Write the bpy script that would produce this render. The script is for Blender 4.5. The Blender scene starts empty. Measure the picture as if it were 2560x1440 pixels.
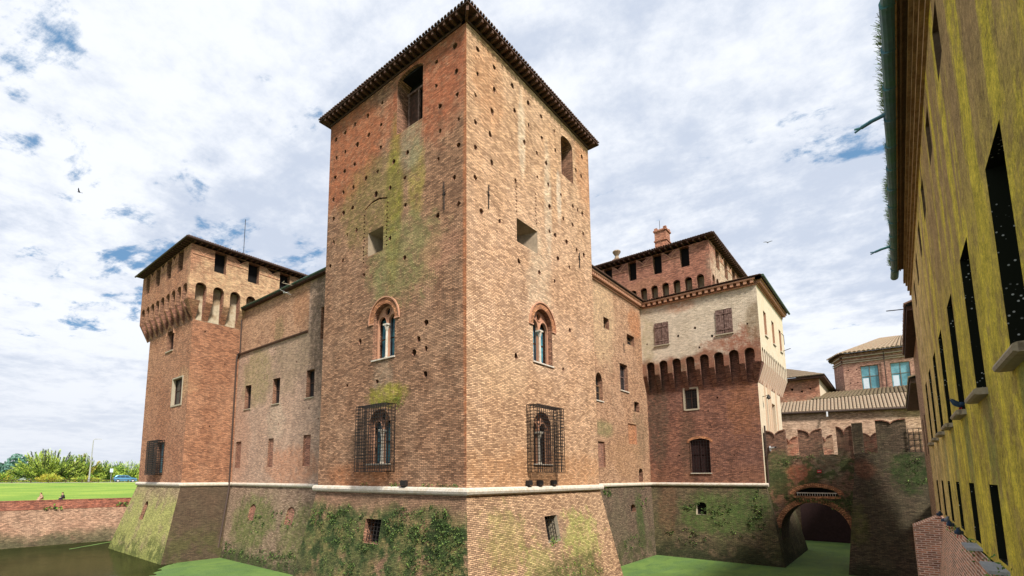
import bpy, bmesh, math, random
from mathutils import Vector, Matrix, geometry
random.seed(7)
R = math.radians
scene = bpy.context.scene
col = scene.collection
# ------------------------------------------------------------------ camera
HD, PT = R(40.8), R(7.3)
cam = bpy.data.cameras.new('camera'); cam_o = bpy.data.objects.new('camera', cam); col.objects.link(cam_o)
cam.sensor_width = 36; cam.lens = 36*1246/2560
cam.shift_x = (1280-1165)/2560; cam.shift_y = (1033-720)/2560
cam.clip_start = 0.1; cam.clip_end = 6000
fw = Vector((math.cos(HD)*math.cos(PT), math.sin(HD)*math.cos(PT), math.sin(PT)))
cam_o.rotation_euler = fw.to_track_quat('-Z', 'Y').to_euler()
cam_o.location = (0, 0, 0)
scene.camera = cam_o
# ------------------------------------------------------------------ sky and sun
SUN_DIR = Vector((-0.33, -0.66, 0.80)).normalized()      # towards the sun
sun = bpy.data.lights.new('sun', 'SUN'); sun.energy = 5.0; sun.angle = R(9); sun.color = (1.0, 0.94, 0.84)
so = bpy.data.objects.new('sun', sun); col.objects.link(so)
so.rotation_euler = (-SUN_DIR).to_track_quat('-Z', 'Y').to_euler(); so.location = (0, 0, 60)
scene.view_settings.view_transform = 'Standard'; scene.view_settings.look = 'None'
scene.view_settings.exposure = 0.42; scene.view_settings.gamma = 1.0

w = bpy.data.worlds.new("World"); scene.world = w; w.use_nodes = True
nt = w.node_tree; nt.nodes.clear()
class NG:
    """small helper for wiring nodes"""
    def __init__(s, tree): s.t = tree
    def n(s, typ, **kw):
        o = s.t.nodes.new(typ)
        for k, v in kw.items(): setattr(o, k, v)
        return o
    def put(s, sock, v):
        if isinstance(v, bpy.types.NodeSocket): s.t.links.new(v, sock)
        elif v is not None:
            if isinstance(v, tuple) and len(v) == 3 and sock.type == 'RGBA': v = v+(1,)
            sock.default_value = v
    def m(s, op, a, b=None, c=None, clamp=False):
        o = s.n('ShaderNodeMath', operation=op, use_clamp=clamp)
        s.put(o.inputs[0], a)
        if b is not None: s.put(o.inputs[1], b)
        if c is not None: s.put(o.inputs[2], c)
        return o.outputs[0]
    def vm(s, op, a, b):
        o = s.n('ShaderNodeVectorMath', operation=op); s.put(o.inputs[0], a); s.put(o.inputs[1], b); return o.outputs[0]
    def mix(s, f, a, b, mode='MIX'):
        o = s.n('ShaderNodeMix', data_type='RGBA', blend_type=mode, clamp_factor=True)
        s.put(o.inputs[0], f); s.put(o.inputs[6], a); s.put(o.inputs[7], b); return o.outputs[2]
    def noise(s, vec, sc, det=4, ro=.55, dist=0.0):
        o = s.n('ShaderNodeTexNoise'); s.put(o.inputs['Vector'], vec)
        o.inputs['Scale'].default_value = sc; o.inputs['Detail'].default_value = det
        o.inputs['Roughness'].default_value = ro; o.inputs['Distortion'].default_value = dist
        return o.outputs['Fac']
    def mr(s, v, lo, hi, a=0.0, b=1.0, smooth=True):
        o = s.n('ShaderNodeMapRange', interpolation_type='SMOOTHSTEP' if smooth else 'LINEAR')
        s.put(o.inputs[0], v)
        for i, x in ((1, lo), (2, hi), (3, a), (4, b)): s.put(o.inputs[i], x)
        return o.outputs[0]
    def sep(s, v):
        o = s.n('ShaderNodeSeparateXYZ'); s.put(o.inputs[0], v); return o.outputs
    def comb(s, x, y, z):
        o = s.n('ShaderNodeCombineXYZ')
        for i, v in enumerate((x, y, z)): s.put(o.inputs[i], v)
        return o.outputs[0]
g = NG(nt)
sky = g.n('ShaderNodeTexSky', sky_type='NISHITA'); sky.sun_disc = False
sky.sun_elevation = math.asin(SUN_DIR.z); sky.sun_rotation = math.atan2(SUN_DIR.x, SUN_DIR.y)
sky.air_density = 1.0; sky.dust_density = 0.6; sky.ozone_density = 1.6
skyc = g.mix(1.0, sky.outputs[0], (0.10, 0.10, 0.10), 'MULTIPLY')
tc = g.n('ShaderNodeTexCoord'); d = g.sep(tc.outputs['Generated'])
den = g.m('ADD', g.m('MAXIMUM', d[2], 0.0), 0.16)
px = g.m('DIVIDE', d[0], den); py = g.m('DIVIDE', d[1], den)
# clouds drift in bands: rotate and stretch
a_ = R(12)
bx = g.m('ADD', g.m('MULTIPLY', px, math.cos(a_)), g.m('MULTIPLY', py, math.sin(a_)))
by = g.m('SUBTRACT', g.m('MULTIPLY', py, math.cos(a_)), g.m('MULTIPLY', px, math.sin(a_)))
pv = g.comb(g.m('MULTIPLY', bx, 1.5), g.m('MULTIPLY', by, 0.8), 3.3)
n1 = g.noise(pv, 0.85, 4, .5, .3)
n2 = g.noise(pv, 4.2, 10, .64, .25)
n3 = g.noise(g.comb(px, py, 9.1), 9.0, 8, .65)
cov = g.m('ADD', g.m('ADD', g.m('MULTIPLY', n1, .40), g.m('MULTIPLY', n2, .50)), g.m('MULTIPLY', n3, .20))
hz = g.mr(d[2], 0.03, 0.42, 0.12, 0.0)
mask = g.mr(g.m('SUBTRACT', g.m('ADD', cov, hz), .035), 0.408, 0.478)
shade = g.m('ADD', g.m('MULTIPLY', g.noise(pv, 1.4, 8, .62, .3), .65), g.m('MULTIPLY', n3, .35))
cc = g.mix(g.mr(shade, .38, .58), (0.47, 0.525, 0.63), (0.73, 0.755, 0.80))
cc = g.mix(g.mr(d[2], 0.0, 0.28, .75, 0.0), cc, (0.60, 0.63, 0.69))
blue = g.mix(0.8, skyc, (0.13, 0.27, 0.46))
sc_ = g.mix(mask, blue, cc)
sc_ = g.mix(g.mr(d[2], -0.02, -0.12), sc_, (0.10, 0.13, 0.07))
bg = g.n('ShaderNodeBackground'); g.put(bg.inputs[0], sc_); bg.inputs[1].default_value = 1.0
wo = g.n('ShaderNodeOutputWorld'); nt.links.new(bg.outputs[0], wo.inputs[0])

# ------------------------------------------------------------------ materials
MAT = {}
def newmat(name):
    m = bpy.data.materials.new(name); m.use_nodes = True; MAT[name] = m
    gg = NG(m.node_tree); gg.bsdf = m.node_tree.nodes['Principled BSDF']; gg.bsdf.inputs['Specular IOR Level'].default_value = .25
    return gg
def P_(gg): return gg.n('ShaderNodeNewGeometry').outputs['Position']
def finish(gg, colr, rough=.9, bump=None, dist=.02, strength=.6):
    gg.put(gg.bsdf.inputs['Base Color'], colr); gg.put(gg.bsdf.inputs['Roughness'], rough)
    if bump is not None:
        b = gg.n('ShaderNodeBump'); b.inputs['Distance'].default_value = dist; b.inputs['Strength'].default_value = strength
        gg.put(b.inputs['Height'], bump); gg.put(gg.bsdf.inputs['Normal'], b.outputs[0])
def masks(gg, P, base, lst):
    s = gg.sep(P); brk = gg.mr(gg.noise(P, 2.6, 8, .8), .36, .56, .35, 1.12)
    for mk in lst:
        kind = mk[0]
        if kind == 'blob':      # centre, radii, colour, strength, noise scale, wobble
            _, c, r, colr, st, ns, wob = mk
            dv = [gg.m('DIVIDE', gg.m('SUBTRACT', s[i], c[i]), r[i]) for i in range(3)]
            L = gg.m('SQRT', gg.m('ADD', gg.m('ADD', gg.m('POWER', gg.m('ABSOLUTE', dv[0]), 2.0), gg.m('POWER', gg.m('ABSOLUTE', dv[1]), 2.0)), gg.m('POWER', gg.m('ABSOLUTE', dv[2]), 2.0)))
            L = gg.m('ADD', L, gg.m('MULTIPLY', gg.m('SUBTRACT', gg.noise(P, ns, 8, .72), .5), wob*1.7))
            f = gg.m('MULTIPLY', gg.mr(L, .60, 1.14, 1.0, 0.0), gg.m('MULTIPLY', brk, st))
            base = gg.mix(f, base, colr)
        elif kind == 'band':    # z range soft, colour, strength, noise scale, noise threshold lo/hi
            _, z0, z1, colr, st, ns, lo, hi = mk
            zz = gg.mr(gg.m('ADD', s[2], gg.m('MULTIPLY', gg.m('SUBTRACT', gg.noise(P, .5, 5), .5), 2.2)), z1, z0, 1.0, 0.0)
            f = gg.m('MULTIPLY', gg.m('MULTIPLY', zz, gg.mr(gg.noise(P, ns, 8, .68), lo, hi)), st)
            base = gg.mix(f, base, colr)
        elif kind == 'streak':  # vertical streaks: z lo..hi, colour, strength, scale, lo, hi
            _, z0, z1, colr, st, ns, lo, hi = mk
            v = gg.comb(s[0], s[1], gg.m('MULTIPLY', s[2], .05))
            f = gg.mr(gg.noise(v, ns, 5, .6), lo, hi)
            f = gg.m('MULTIPLY', f, gg.mr(gg.noise(P, .4, 5), .38, .6))
            f = gg.m('MULTIPLY', f, gg.m('MULTIPLY', gg.mr(s[2], z0, z0+1.5), gg.mr(s[2], z1-1.5, z1, 1.0, 0.0)))
            base = gg.mix(gg.m('MULTIPLY', f, st), base, colr)
    return base
def brick(name, c1, c2, alt, mortar, lst=(), row=.085, wid=.30, ms=.017, contrast=.62, seed=0.0, pat=.85):
    gg = newmat(name); P = P_(gg)
    tint = lambda c, k: tuple(min(.92, v) for v in (c[0]*k*1.02, c[1]*k*1.0, c[2]*k*1.14))
    c1, c2, alt = tint(c1, 1.08), tint(c2, .95), tint(alt, 1.08); mortar = tint(mortar, 1.35)
    if seed: P0 = gg.vm('ADD', P, (seed, seed*1.7, seed*.6))
    else: P0 = P
    uv = gg.n('ShaderNodeUVMap').outputs[0]
    wob = gg.n('ShaderNodeTexNoise'); gg.put(wob.inputs['Vector'], uv); wob.inputs['Scale'].default_value = .7; wob.inputs['Detail'].default_value = 3
    uv = gg.vm('ADD', uv, gg.vm('MULTIPLY', wob.outputs['Color'], (.05, .10, .0)))
    bt = gg.n('ShaderNodeTexBrick'); gg.put(bt.inputs['Vector'], uv)
    gg.put(bt.inputs['Color1'], c1); gg.put(bt.inputs['Color2'], c2); gg.put(bt.inputs['Mortar'], mortar)
    bt.inputs['Scale'].default_value = 1.0; bt.inputs['Brick Width'].default_value = wid; bt.inputs['Row Height'].default_value = row
    bt.inputs['Mortar Size'].default_value = ms; bt.inputs['Mortar Smooth'].default_value = .35; bt.inputs['Bias'].default_value = 0.0
    c = bt.outputs['Color']
    big = gg.noise(P0, .22, 5, .6, .6); mid = gg.noise(P0, 1.1, 6, .65); fine = gg.noise(P0, 7.0, 6, .7)
    altc = gg.mix(bt.outputs['Fac'], alt, mortar)
    c = gg.mix(gg.m('MULTIPLY', gg.mr(gg.m('ADD', gg.m('MULTIPLY', big, .65), gg.m('MULTIPLY', mid, .35)), .42, .60), .55), c, altc)
    c = masks(gg, P, c, lst)
    b2 = gg.n('ShaderNodeTexBrick'); gg.put(b2.inputs['Vector'], uv); b2.inputs['Scale'].default_value = 1.0
    gg.put(b2.inputs['Color1'], (1.36, 1.34, 1.30)); gg.put(b2.inputs['Color2'], (.58, .56, .55)); mv = .62 if sum(mortar) < .9 else 1.2; gg.put(b2.inputs['Mortar'], (mv, mv, mv))
    b2.inputs['Brick Width'].default_value = wid; b2.inputs['Row Height'].default_value = row; b2.inputs['Mortar Size'].default_value = ms; b2.inputs['Mortar Smooth'].default_value = .35
    c = gg.mix(pat, c, gg.mix(1.0, c, b2.outputs['Color'], 'MULTIPLY'))
    s = gg.sep(P)
    st = gg.noise(gg.comb(s[0], s[1], gg.m('MULTIPLY', s[2], .07)), 1.3, 5, .6)
    grit = gg.noise(gg.vm('MULTIPLY', P0, (1, 1, 1.7)), 4.6, 9, 1.0)
    lum = gg.m('ADD', gg.m('ADD', gg.m('MULTIPLY', mid, .6), gg.m('MULTIPLY', grit, 3.2)), gg.m('MULTIPLY', st, .5))
    lum = gg.mr(lum, 1.62, 2.68, 1-contrast, 1+contrast*.95, smooth=False)
    c = gg.mix(1.0, c, gg.comb(lum, lum, lum), 'MULTIPLY')
    h = gg.m('ADD', gg.m('ADD', gg.m('MULTIPLY', bt.outputs['Fac'], -.7), gg.m('MULTIPLY', fine, 1.4)), gg.m('MULTIPLY', grit, 1.2))
    finish(gg, c, .93, h, .035, .75)
    return MAT[name]
TAN, LT_, ORG, RED, DRK = (.44,.26,.13), (.56,.38,.21), (.42,.20,.095), (.33,.125,.065), (.17,.085,.05)
MOR, MORL = (.15,.095,.055), (.42,.33,.23)
MOSS, MOSSD, MOSSY, MOSSB = (.17,.185,.055), (.035,.055,.018), (.30,.27,.04), (.10,.14,.035)
brick('brick_tower_west', (.37,.205,.105), (.27,.14,.07), (.41,.26,.145), MOR, [  # darker than the south brick: shade of this face put into the colour
    ('blob', (18.2, 18.5, 22.5), (3, 4.2, 4.6), (.38,.13,.065), .95, .8, .7),
    ('blob', (18.2, 26.5, 21.5), (3, 4.5, 4.2), (.38,.135,.065), .95, .8, .7),
    ('blob', (18.2, 21.4, 16.0), (3, .85, 5.2), MOSSY, .95, 1.3, .8),
    ('blob', (18.2, 19.4, 16.9), (3, .75, 2.8), MOSSY, .5, 1.5, .9),
    ('blob', (18.2, 19.9, 19.2), (3, 1.15, 1.9), (.30,.27,.17), .7, 1.5, .5),
    ('blob', (18.2, 23.6, 17.0), (3, 3.4, 3.0), (.22,.17,.06), .7, 1.0, .9),
    ('blob', (18.2, 20.5, 12.5), (3, 3.4, 2.8), (.24,.22,.09), .75, 1.2, 1.1),
    ('blob', (18.2, 22.4, 11.2), (3, .6, 1.7), (.22,.22,.09), .5, 1.5, .9),
    ('blob', (18.2, 22.0, 5.6), (3, 1.0, 1.5), (.30,.22,.15), .7, 1.5, .6),
    ('blob', (18.2, 21.6, 4.6), (3, 1.9, .75), MOSSY, .8, 2.2, .9),
    ('blob', (18.2, 17.5, 12.0), (3, 1.6, 1.2), (.48,.24,.15), .5, 1.0, .9),
    ('blob', (18.2, 24, .1), (3, 3.5, .9), (.44,.17,.07), .6, 1.3, .9),
    ('blob', (18.2, 15.65, 12.0), (1, .28, 14), (.46,.17,.075), .75, 3.0, .4)], contrast=.75)
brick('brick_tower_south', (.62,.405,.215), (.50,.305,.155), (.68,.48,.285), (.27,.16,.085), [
    ('blob', (23.3, 15.6, 20.5), (.45, 3, 3.0), (.68,.56,.42), .6, 1.5, .5),
    ('blob', (26.2, 15.6, 17.5), (.5, 3, 4.5), (.66,.54,.40), .55, 1.5, .5),
    ('blob', (27.6, 15.6, 18.5), (.35, 3, 2.0), (.68,.58,.46), .6, 1.5, .5),
    ('blob', (25.0, 15.6, 10.5), (1.5, 3, 4.5), (.66,.53,.37), .45, 1.0, .9),
    ('blob', (20.0, 15.6, 22.0), (1.6, 3, 3.0), (.52,.24,.11), .4, 1.1, .9),
    ('blob', (31.5, 15.6, 22.0), (1.6, 3, 3.4), (.50,.22,.10), .5, 1.1, .9),
    ('blob', (21.0, 15.6, 5.5), (3.0, 3, 1.5), (.66,.45,.27), .4, 1.1, .9),
    ('blob', (26, 15.6, .3), (9, 3, 1.4), (.52,.27,.13), .6, 1.0, .9)], contrast=.52, seed=5.0)
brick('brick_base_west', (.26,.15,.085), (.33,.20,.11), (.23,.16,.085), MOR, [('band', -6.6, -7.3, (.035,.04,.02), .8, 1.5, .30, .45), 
    ('band', -1.0, -3.0, (.20,.19,.06), .7, .7, .40, .55),
    ('band', -1.3, -2.0, (.085,.11,.035), .8, .6, .40, .54),
    ('band', -1.5, -2.4, (.035,.06,.018), .9, 1.2, .49, .57),
    ('band', -3.8, -6.0, (.10,.085,.045), .6, .9, .46, .58),
    ('band', -5.2, -6.6, (.34,.17,.10), .6, .8, .46, .58)], contrast=.8, seed=2)
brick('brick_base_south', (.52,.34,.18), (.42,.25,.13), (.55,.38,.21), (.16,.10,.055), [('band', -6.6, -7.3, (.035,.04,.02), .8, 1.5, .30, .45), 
    ('blob', (20.8, 15, -3.2), (1.9, 4, 1.9), (.33,.29,.10), .55, 1.6, 1.9),
    ('blob', (28.5, 15, -3.6), (2.4, 4, 1.7), (.34,.36,.10), .7, 1.6, 1.8),
    ('blob', (23.3, 15, -4.9), (1.6, 4, 1.7), (.33,.33,.10), .55, 1.6, 1.9),
    ('blob', (26.7, 15, -5.8), (4.4, 4, 1.6), (.11,.115,.035), .8, .9, 1.1),
    ('blob', (25.3, 15, -3.0), (1.8, 4, 1.1), (.34,.22,.15), .6, 1.0, .9)], contrast=.6, seed=9)
brick('brick_far_tower', (.42,.20,.095), (.34,.155,.08), (.48,.27,.145), (.17,.095,.055), [
    ('blob', (25, 48.9, 19.0), (9.5, 2.4, 4.1), (.64,.44,.26), .8, .9, .9),
    ('blob', (18, 52, 9), (2, 1.6, 1.8), (.50,.33,.18), .5, 1.2, .8)], contrast=.5, seed=13)
brick('brick_far_base', (.37,.29,.15), (.32,.23,.12), (.34,.31,.12), (.13,.10,.05), [('band', -6.6, -7.3, (.035,.04,.02), .8, 1.5, .30, .45), 
    ('band', -1.4, -2.8, (.34,.36,.10), .75, .35, .36, .52),
    ('band', -5.0, -6.4, (.10,.12,.03), .85, 1.0, .42, .55)], contrast=.5, seed=3)
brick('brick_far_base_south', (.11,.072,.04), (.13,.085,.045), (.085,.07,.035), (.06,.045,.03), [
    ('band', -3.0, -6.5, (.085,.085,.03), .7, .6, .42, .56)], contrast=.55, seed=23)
brick('brick_curtain_west', (.46,.29,.18), (.36,.21,.135), (.38,.26,.17), (.28,.22,.15), [
    ('blob', (22.7, 46.5, 9.8), (3, 3.4, 3.0), (.26,.22,.10), .6, .6, 1.1),
    ('blob', (22.7, 40.0, 10.5), (3, 4.0, 3.0), (.27,.20,.13), .6, .6, 1.0),
    ('blob', (22.7, 35.8, 12.8), (3, 1.9, 6.5), (.13,.09,.065), .8, 1.0, .9),
    ('blob', (22.7, 49.5, 3.0), (3, 2.5, 4.5), (.46,.27,.19), .6, .8, .8),
    ('blob', (22.7, 39.5, 1.0), (3, 5, 1.8), (.46,.22,.13), .65, .8, .9),
    ('blob', (22.7, 42.5, 5.0), (3, 1.9, 2.0), (.46,.36,.27), .5, .8, .9),
    ('blob', (22.7, 39.3, 14.9), (3, 1.4, 1.9), (.46,.20,.085), .7, 1.2, .6)], contrast=.55, seed=17)
brick('brick_curtain_upper', (.46,.26,.135), (.40,.21,.11), (.50,.32,.18), (.28,.18,.11), [
    ('blob', (22.7, 39.0, 15.0), (3, 1.5, 2.2), (.44,.21,.11), .5, 1.5, .8),
    ('blob', (22.7, 42.6, 13.5), (3, 1.0, 1.6), (.26,.21,.10), .5, 1.2, .9)], contrast=.42, seed=21)
brick('brick_curtain_base', (.30,.21,.13), (.24,.155,.09), (.27,.21,.11), (.16,.12,.08), [('band', -6.6, -7.3, (.035,.04,.02), .8, 1.5, .30, .45), 
    ('blob', (22, 44.5, -4.0), (4, 4.2, 2.6), (.13,.15,.045), .8, .8, 1.0),
    ('blob', (22, 36, -4.5), (4, 3.8, 2.6), (.13,.145,.045), .7, .9, 1.2),
    ('band', -5.5, -7.0, (.06,.08,.025), .85, 1.0, .42, .54)], contrast=.7, seed=27)
brick('brick_curtain_south', (.50,.30,.155), (.40,.215,.11), (.56,.37,.21), (.20,.13,.075), [
    ('blob', (41, 19, 14), (3, 3, 5.0), (.60,.43,.26), .6, .8, .8),
    ('blob', (48.5, 19, 15.5), (1.8, 3, 1.8), (.46,.19,.085), .6, 1.0, .8),
    ('blob', (48.6, 19, 3.8), (2.2, 3, 3.0), (.25,.17,.10), .65, 1.0, 1.0),
    ('blob', (40.6, 19, 4.2), (2.5, 3, .8), (.24,.22,.10), .7, 1.3, .9),
    ('blob', (45, 19, 1.8), (4, 3, 2.2), (.42,.24,.13), .6, .9, .9)], contrast=.6, seed=31)
brick('brick_curtain_south_base', (.19,.13,.08), (.15,.10,.06), (.12,.11,.055), (.08,.06,.04), [
    ('blob', (47, 18.4, -4), (1.0, 3, 3), (.06,.09,.025), .8, 1.0, 1.0),
    ('band', -4.5, -6.5, (.07,.07,.03), .8, .8, .42, .55)], contrast=.7, seed=37)
brick('brick_gate_tower', (.30,.135,.075), (.22,.095,.058), (.19,.095,.065), (.10,.065,.045), [
    ('blob', (51, 10.3, 6.5), (3, 1.6, 2.8), (.30,.13,.065), .55, 1.4, 1.5),
    ('blob', (51, 18.2, 6.0), (3, 1.2, 6.0), (.11,.085,.06), .6, 1.0, .8),
    ('blob', (51, 15.4, 3.0), (3, .9, 4.0), (.12,.075,.05), .6, 1.3, .8),
    ('band', 1.6, .2, (.32,.15,.09), .5, .5, .42, .58)], contrast=.75, seed=41)
brick('brick_gate_upper', (.50,.43,.29), (.43,.36,.235), (.53,.47,.34), (.45,.38,.26), [
    ('blob', (50.2, 15.3, 17.0), (3, 1.7, .8), (.42,.19,.11), .65, 1.3, 1.1),
    ('blob', (50.2, 9.6, 12.2), (3, 1.9, 1.7), (.27,.105,.065), .85, 1.6, 1.5),
    ('blob', (50.2, 12.0, 12.4), (3, 1.9, .8), (.30,.135,.085), .7, 1.8, 1.4),
    ('blob', (50.2, 8.7, 14.0), (3, .9, 2.4), (.22,.155,.09), .7, 1.3, .9),
    ('blob', (50.2, 13.5, 17.4), (3, 6.0, .35), (.24,.17,.10), .5, 1.3, .9),
    ('band', 12.1, 11.5, (.24,.105,.062), .92, .8, .36, .44),
    ('blob', (50.2, 16.2, 10.2), (3, 3.4, 1.0), (.18,.105,.065), .85, 1.5, .8),
    ('blob', (50.2, 11.0, 10.2), (3, 3.0, 1.3), (.22,.095,.062), .8, 1.6, 1.2),
    ('blob', (50.2, 18.5, 14.0), (3, .8, 3.0), (.42,.36,.22), .5, 1.0, .9)], contrast=.38, seed=43, pat=.5)
brick('brick_gate_base', (.15,.105,.055), (.12,.09,.045), (.10,.115,.035), (.05,.045,.03), [('band', -6.6, -7.3, (.035,.04,.02), .8, 1.5, .30, .45), 
    ('blob', (50, 13.6, -3.4), (4, 3.2, 2.2), (.085,.125,.035), .8, .8, 1.2),
    ('blob', (50, 10.2, -2.6), (4, 1.7, 2.4), (.07,.105,.03), .8, .8, 1.0),
    ('blob', (50.3, 17.5, -3.0), (4, 1.0, 3.2), (.17,.095,.055), .6, 1.0, 1.0),
    ('band', -5.2, -6.6, (.04,.045,.02), .8, .8, .4, .5)], contrast=.75, seed=47)
brick('brick_keep', (.40,.175,.10), (.32,.135,.08), (.42,.22,.13), (.16,.09,.06), [
    ('blob', (51, 19, 20.2), (3, 3, .8), (.44,.21,.12), .5, 1.2, .9),
    ('blob', (58, 12.3, 20.6), (8, .8, 2.6), (.62,.50,.36), .75, .8, .6)], contrast=.6, seed=51)
brick('brick_bridge', (.25,.13,.075), (.18,.095,.06), (.15,.11,.06), (.12,.085,.055), [
    ('blob', (51.6, 8.0, 1.0), (3, 1.2, 1.6), (.11,.13,.05), .8, 1.3, .9),
    ('blob', (51.6, 4.2, 1.0), (3, 1.4, 1.6), (.20,.18,.115), .7, 2.2, 1.3),
    ('blob', (51.6, 6.6, .3), (3, 1.2, 1.0), (.30,.10,.055), .75, 1.3, .9),
    ('blob', (51.6, 7.2, -1.4), (3, 2.2, 1.2), (.33,.16,.085), .6, 1.5, .9),
    ('blob', (51.6, 4.0, -2.4), (3, .9, 1.4), (.26,.13,.08), .6, 1.8, 1.0),
    ('band', 2.2, 1.2, (.055,.075,.025), .85, .9, .45, .56)], contrast=.8, seed=57)
brick('brick_pier', (.115,.08,.048), (.085,.06,.036), (.07,.07,.032), (.055,.045,.028), [('band', -6.6, -7.3, (.035,.04,.02), .8, 1.5, .30, .45), 
    ('blob', (50.4, 2.0, .6), (3, .8, .8), (.20,.09,.055), .7, 1.3, .9),
    ('blob', (50.2, 3.0, -3.8), (3, 1.0, 1.8), (.11,.11,.035), .7, 1.0, .9),
    ('blob', (50.2, -.9, -4.6), (3, .8, 1.6), (.15,.075,.045), .6, 1.0, .9),
    ('blob', (50.4, -.6, .4), (3, 1.4, 1.7), (.035,.055,.016), .85, 1.4, 1.1)], contrast=.8, seed=61)
brick('brick_back', (.46,.26,.17), (.40,.20,.13), (.52,.34,.22), (.24,.15,.10), [], contrast=.5, seed=67)
brick('brick_back_pale', (.50,.34,.21), (.43,.27,.16), (.56,.42,.28), (.30,.21,.13), [], contrast=.45, seed=71)
brick('brick_back_red', (.50,.22,.12), (.40,.17,.095), (.42,.27,.17), (.24,.13,.08), [('band', 11.6, 10.6, (.36,.30,.2), .5, .8, .4, .5)], contrast=.5, seed=73)
brick('brick_lintel', (.50,.23,.10), (.40,.165,.07), (.52,.28,.13), (.20,.10,.05), [], row=.09, wid=.3, contrast=.45, seed=75)
brick('brick_reveal', (.36,.19,.11), (.26,.13,.075), (.40,.23,.13), (.12,.075,.045), [], contrast=.6, seed=77)
brick('brick_infill_fin_shade', (.34,.155,.09), (.28,.12,.075), (.36,.2,.12), (.14,.09,.06), [], contrast=.55, seed=79)
brick('brick_moat', (.40,.235,.14), (.30,.17,.10), (.38,.26,.16), (.22,.15,.09), [('band', -6.6, -7.3, (.035,.04,.02), .8, 1.5, .30, .45), 
    ('band', -2.6, -4.6, (.46,.12,.055), .0, .8, .4, .6),
    ('band', -5.4, -6.8, (.11,.10,.055), .8, .6, .36, .52)], row=.10, wid=.3, contrast=.7, seed=83)
brick('brick_moat_top', (.34,.12,.06), (.24,.08,.045), (.26,.12,.07), (.17,.08,.055), [], row=.10, wid=.3, contrast=.85, seed=85)
brick('brick_plinth', (.50,.22,.11), (.42,.17,.085), (.46,.25,.14), (.52,.42,.30), [
    ('band', -5.0, -7.0, (.10,.13,.04), .7, .8, .42, .55)], row=.085, wid=.28, ms=.02, contrast=.5, seed=89)

def plain(name, c, rough=.8, nscale=3.0, var=.3, bump=.01, metal=0.0, c2=None):
    gg = newmat(name); P = P_(gg)
    n = gg.noise(P, nscale, 6, .65); n2_ = gg.noise(P, nscale*6, 4, .6)
    lum = gg.mr(gg.m('ADD', gg.m('MULTIPLY', n, .6), gg.m('MULTIPLY', n2_, .4)), .32, .68, 1-var, 1+var, smooth=False)
    cc_ = gg.mix(gg.mr(n, .42, .6), c, c2) if c2 else c
    cc_ = gg.mix(1.0, cc_, gg.comb(lum, lum, lum), 'MULTIPLY')
    finish(gg, cc_, rough, gg.m('ADD', n, n2_), bump, .5); gg.bsdf.inputs['Metallic'].default_value = metal
    return MAT[name]
plain('white_stone', (.66,.60,.52), .7, 3.5, .45, .03, c2=(.44,.38,.30))
plain('window_stone', (.42,.36,.27), .8, 2.5, .3, .02, c2=(.34,.29,.21))
plain('splay_plaster', (.30,.235,.165), .9, 1.5, .3, .02, c2=(.20,.155,.11))
plain('corbel_plaster', (.50,.42,.30), .9, .8, .35, .02, c2=(.26,.19,.12))
plain('terracotta', (.50,.27,.17), .8, 4, .3, .01, c2=(.42,.21,.13))
plain('cream_plaster', (.60,.52,.39), .9, .8, .22, .008, c2=(.52,.43,.31))
plain('corbel_cream', (.62,.47,.35), .9, 2.0, .2, .01, c2=(.56,.42,.31))
plain('iron', (.022,.019,.018), .6, 6, .3, .004)
plain('rust_pipe', (.055,.035,.028), .6, 6, .3, .004)
plain('green_gutter', (.045,.085,.06), .5, 3, .3, .004)
plain('gutter_blue', (.075,.19,.25), .45, .8, .3, .01, c2=(.05,.17,.16))
plain('dark_wood', (.052,.028,.020), .85, 4, .45, .01, c2=(.075,.035,.025))
plain('rafter_wood', (.10,.052,.036), .85, 6, .45, .01)
plain('shutter_wood', (.13,.075,.062), .85, 5, .45, .01, c2=(.20,.13,.11))
plain('dark_inside', (.007,.006,.006), .95, 2, .3, .0)
plain('dark_board', (.035,.016,.016), .9, 4, .4, .01)
plain('glass_blue', (.05,.15,.22), .12, 1.2, .25, .0, c2=(.10,.30,.36))
plain('glass_dark', (.02,.022,.025), .15, 1.5, .3, .0)
plain('glass_teal', (.12,.30,.36), .15, .6, .3, .0, c2=(.18,.38,.45))
plain('ledge_slate', (.34,.36,.38), .8, 3, .3, .01)
plain('curtain_white', (.6,.68,.76), .8, 2, .1, .0)
plain('window_frame_brown', (.22,.13,.07), .7, 5, .3, .004)
plain('roof_tile', (.16,.085,.055), .9, 5, .5, .01, c2=(.10,.06,.045))
plain('roof_tile_pale', (.33,.26,.18), .9, 3.2, .65, .015, c2=(.22,.15,.10))
plain('roof_tile_dark', (.17,.115,.075), .9, 3.2, .55, .015, c2=(.12,.10,.05))
plain('roof_gap', (.035,.025,.02), .95, 3.2, .3, .01)
plain('soffit_brown', (.17,.11,.065), .85, 2.5, .4, .01, c2=(.11,.07,.04))
plain('cornice_ochre', (.42,.28,.14), .8, 2.5, .35, .01, c2=(.24,.15,.07))
plain('leaf_green', (.16,.30,.045), .6, 2, .3, .0)
plain('leaf_light', (.44,.56,.09), .6, 2, .3, .0)
plain('leaf_yellow', (.48,.40,.05), .6, 2, .3, .0)
plain('ivy_dark', (.022,.045,.014), .8, 2, .4, .0)
plain('ivy_mid', (.075,.125,.033), .8, 2, .4, .0)
plain('ivy_light', (.16,.23,.055), .8, 2, .4, .0)
plain('leaf_dark', (.025,.062,.016), .6, 2, .3, .0)
plain('leaf_moss', (.17,.20,.025), .8, 2, .3, .0)
plain('leaf_far', (.10,.20,.16), .8, 2, .2, .0)  # blue of distance haze mixed into the leaf colour
plain('leaf_fern', (.10,.20,.05), .7, 2, .3, .0)
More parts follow.
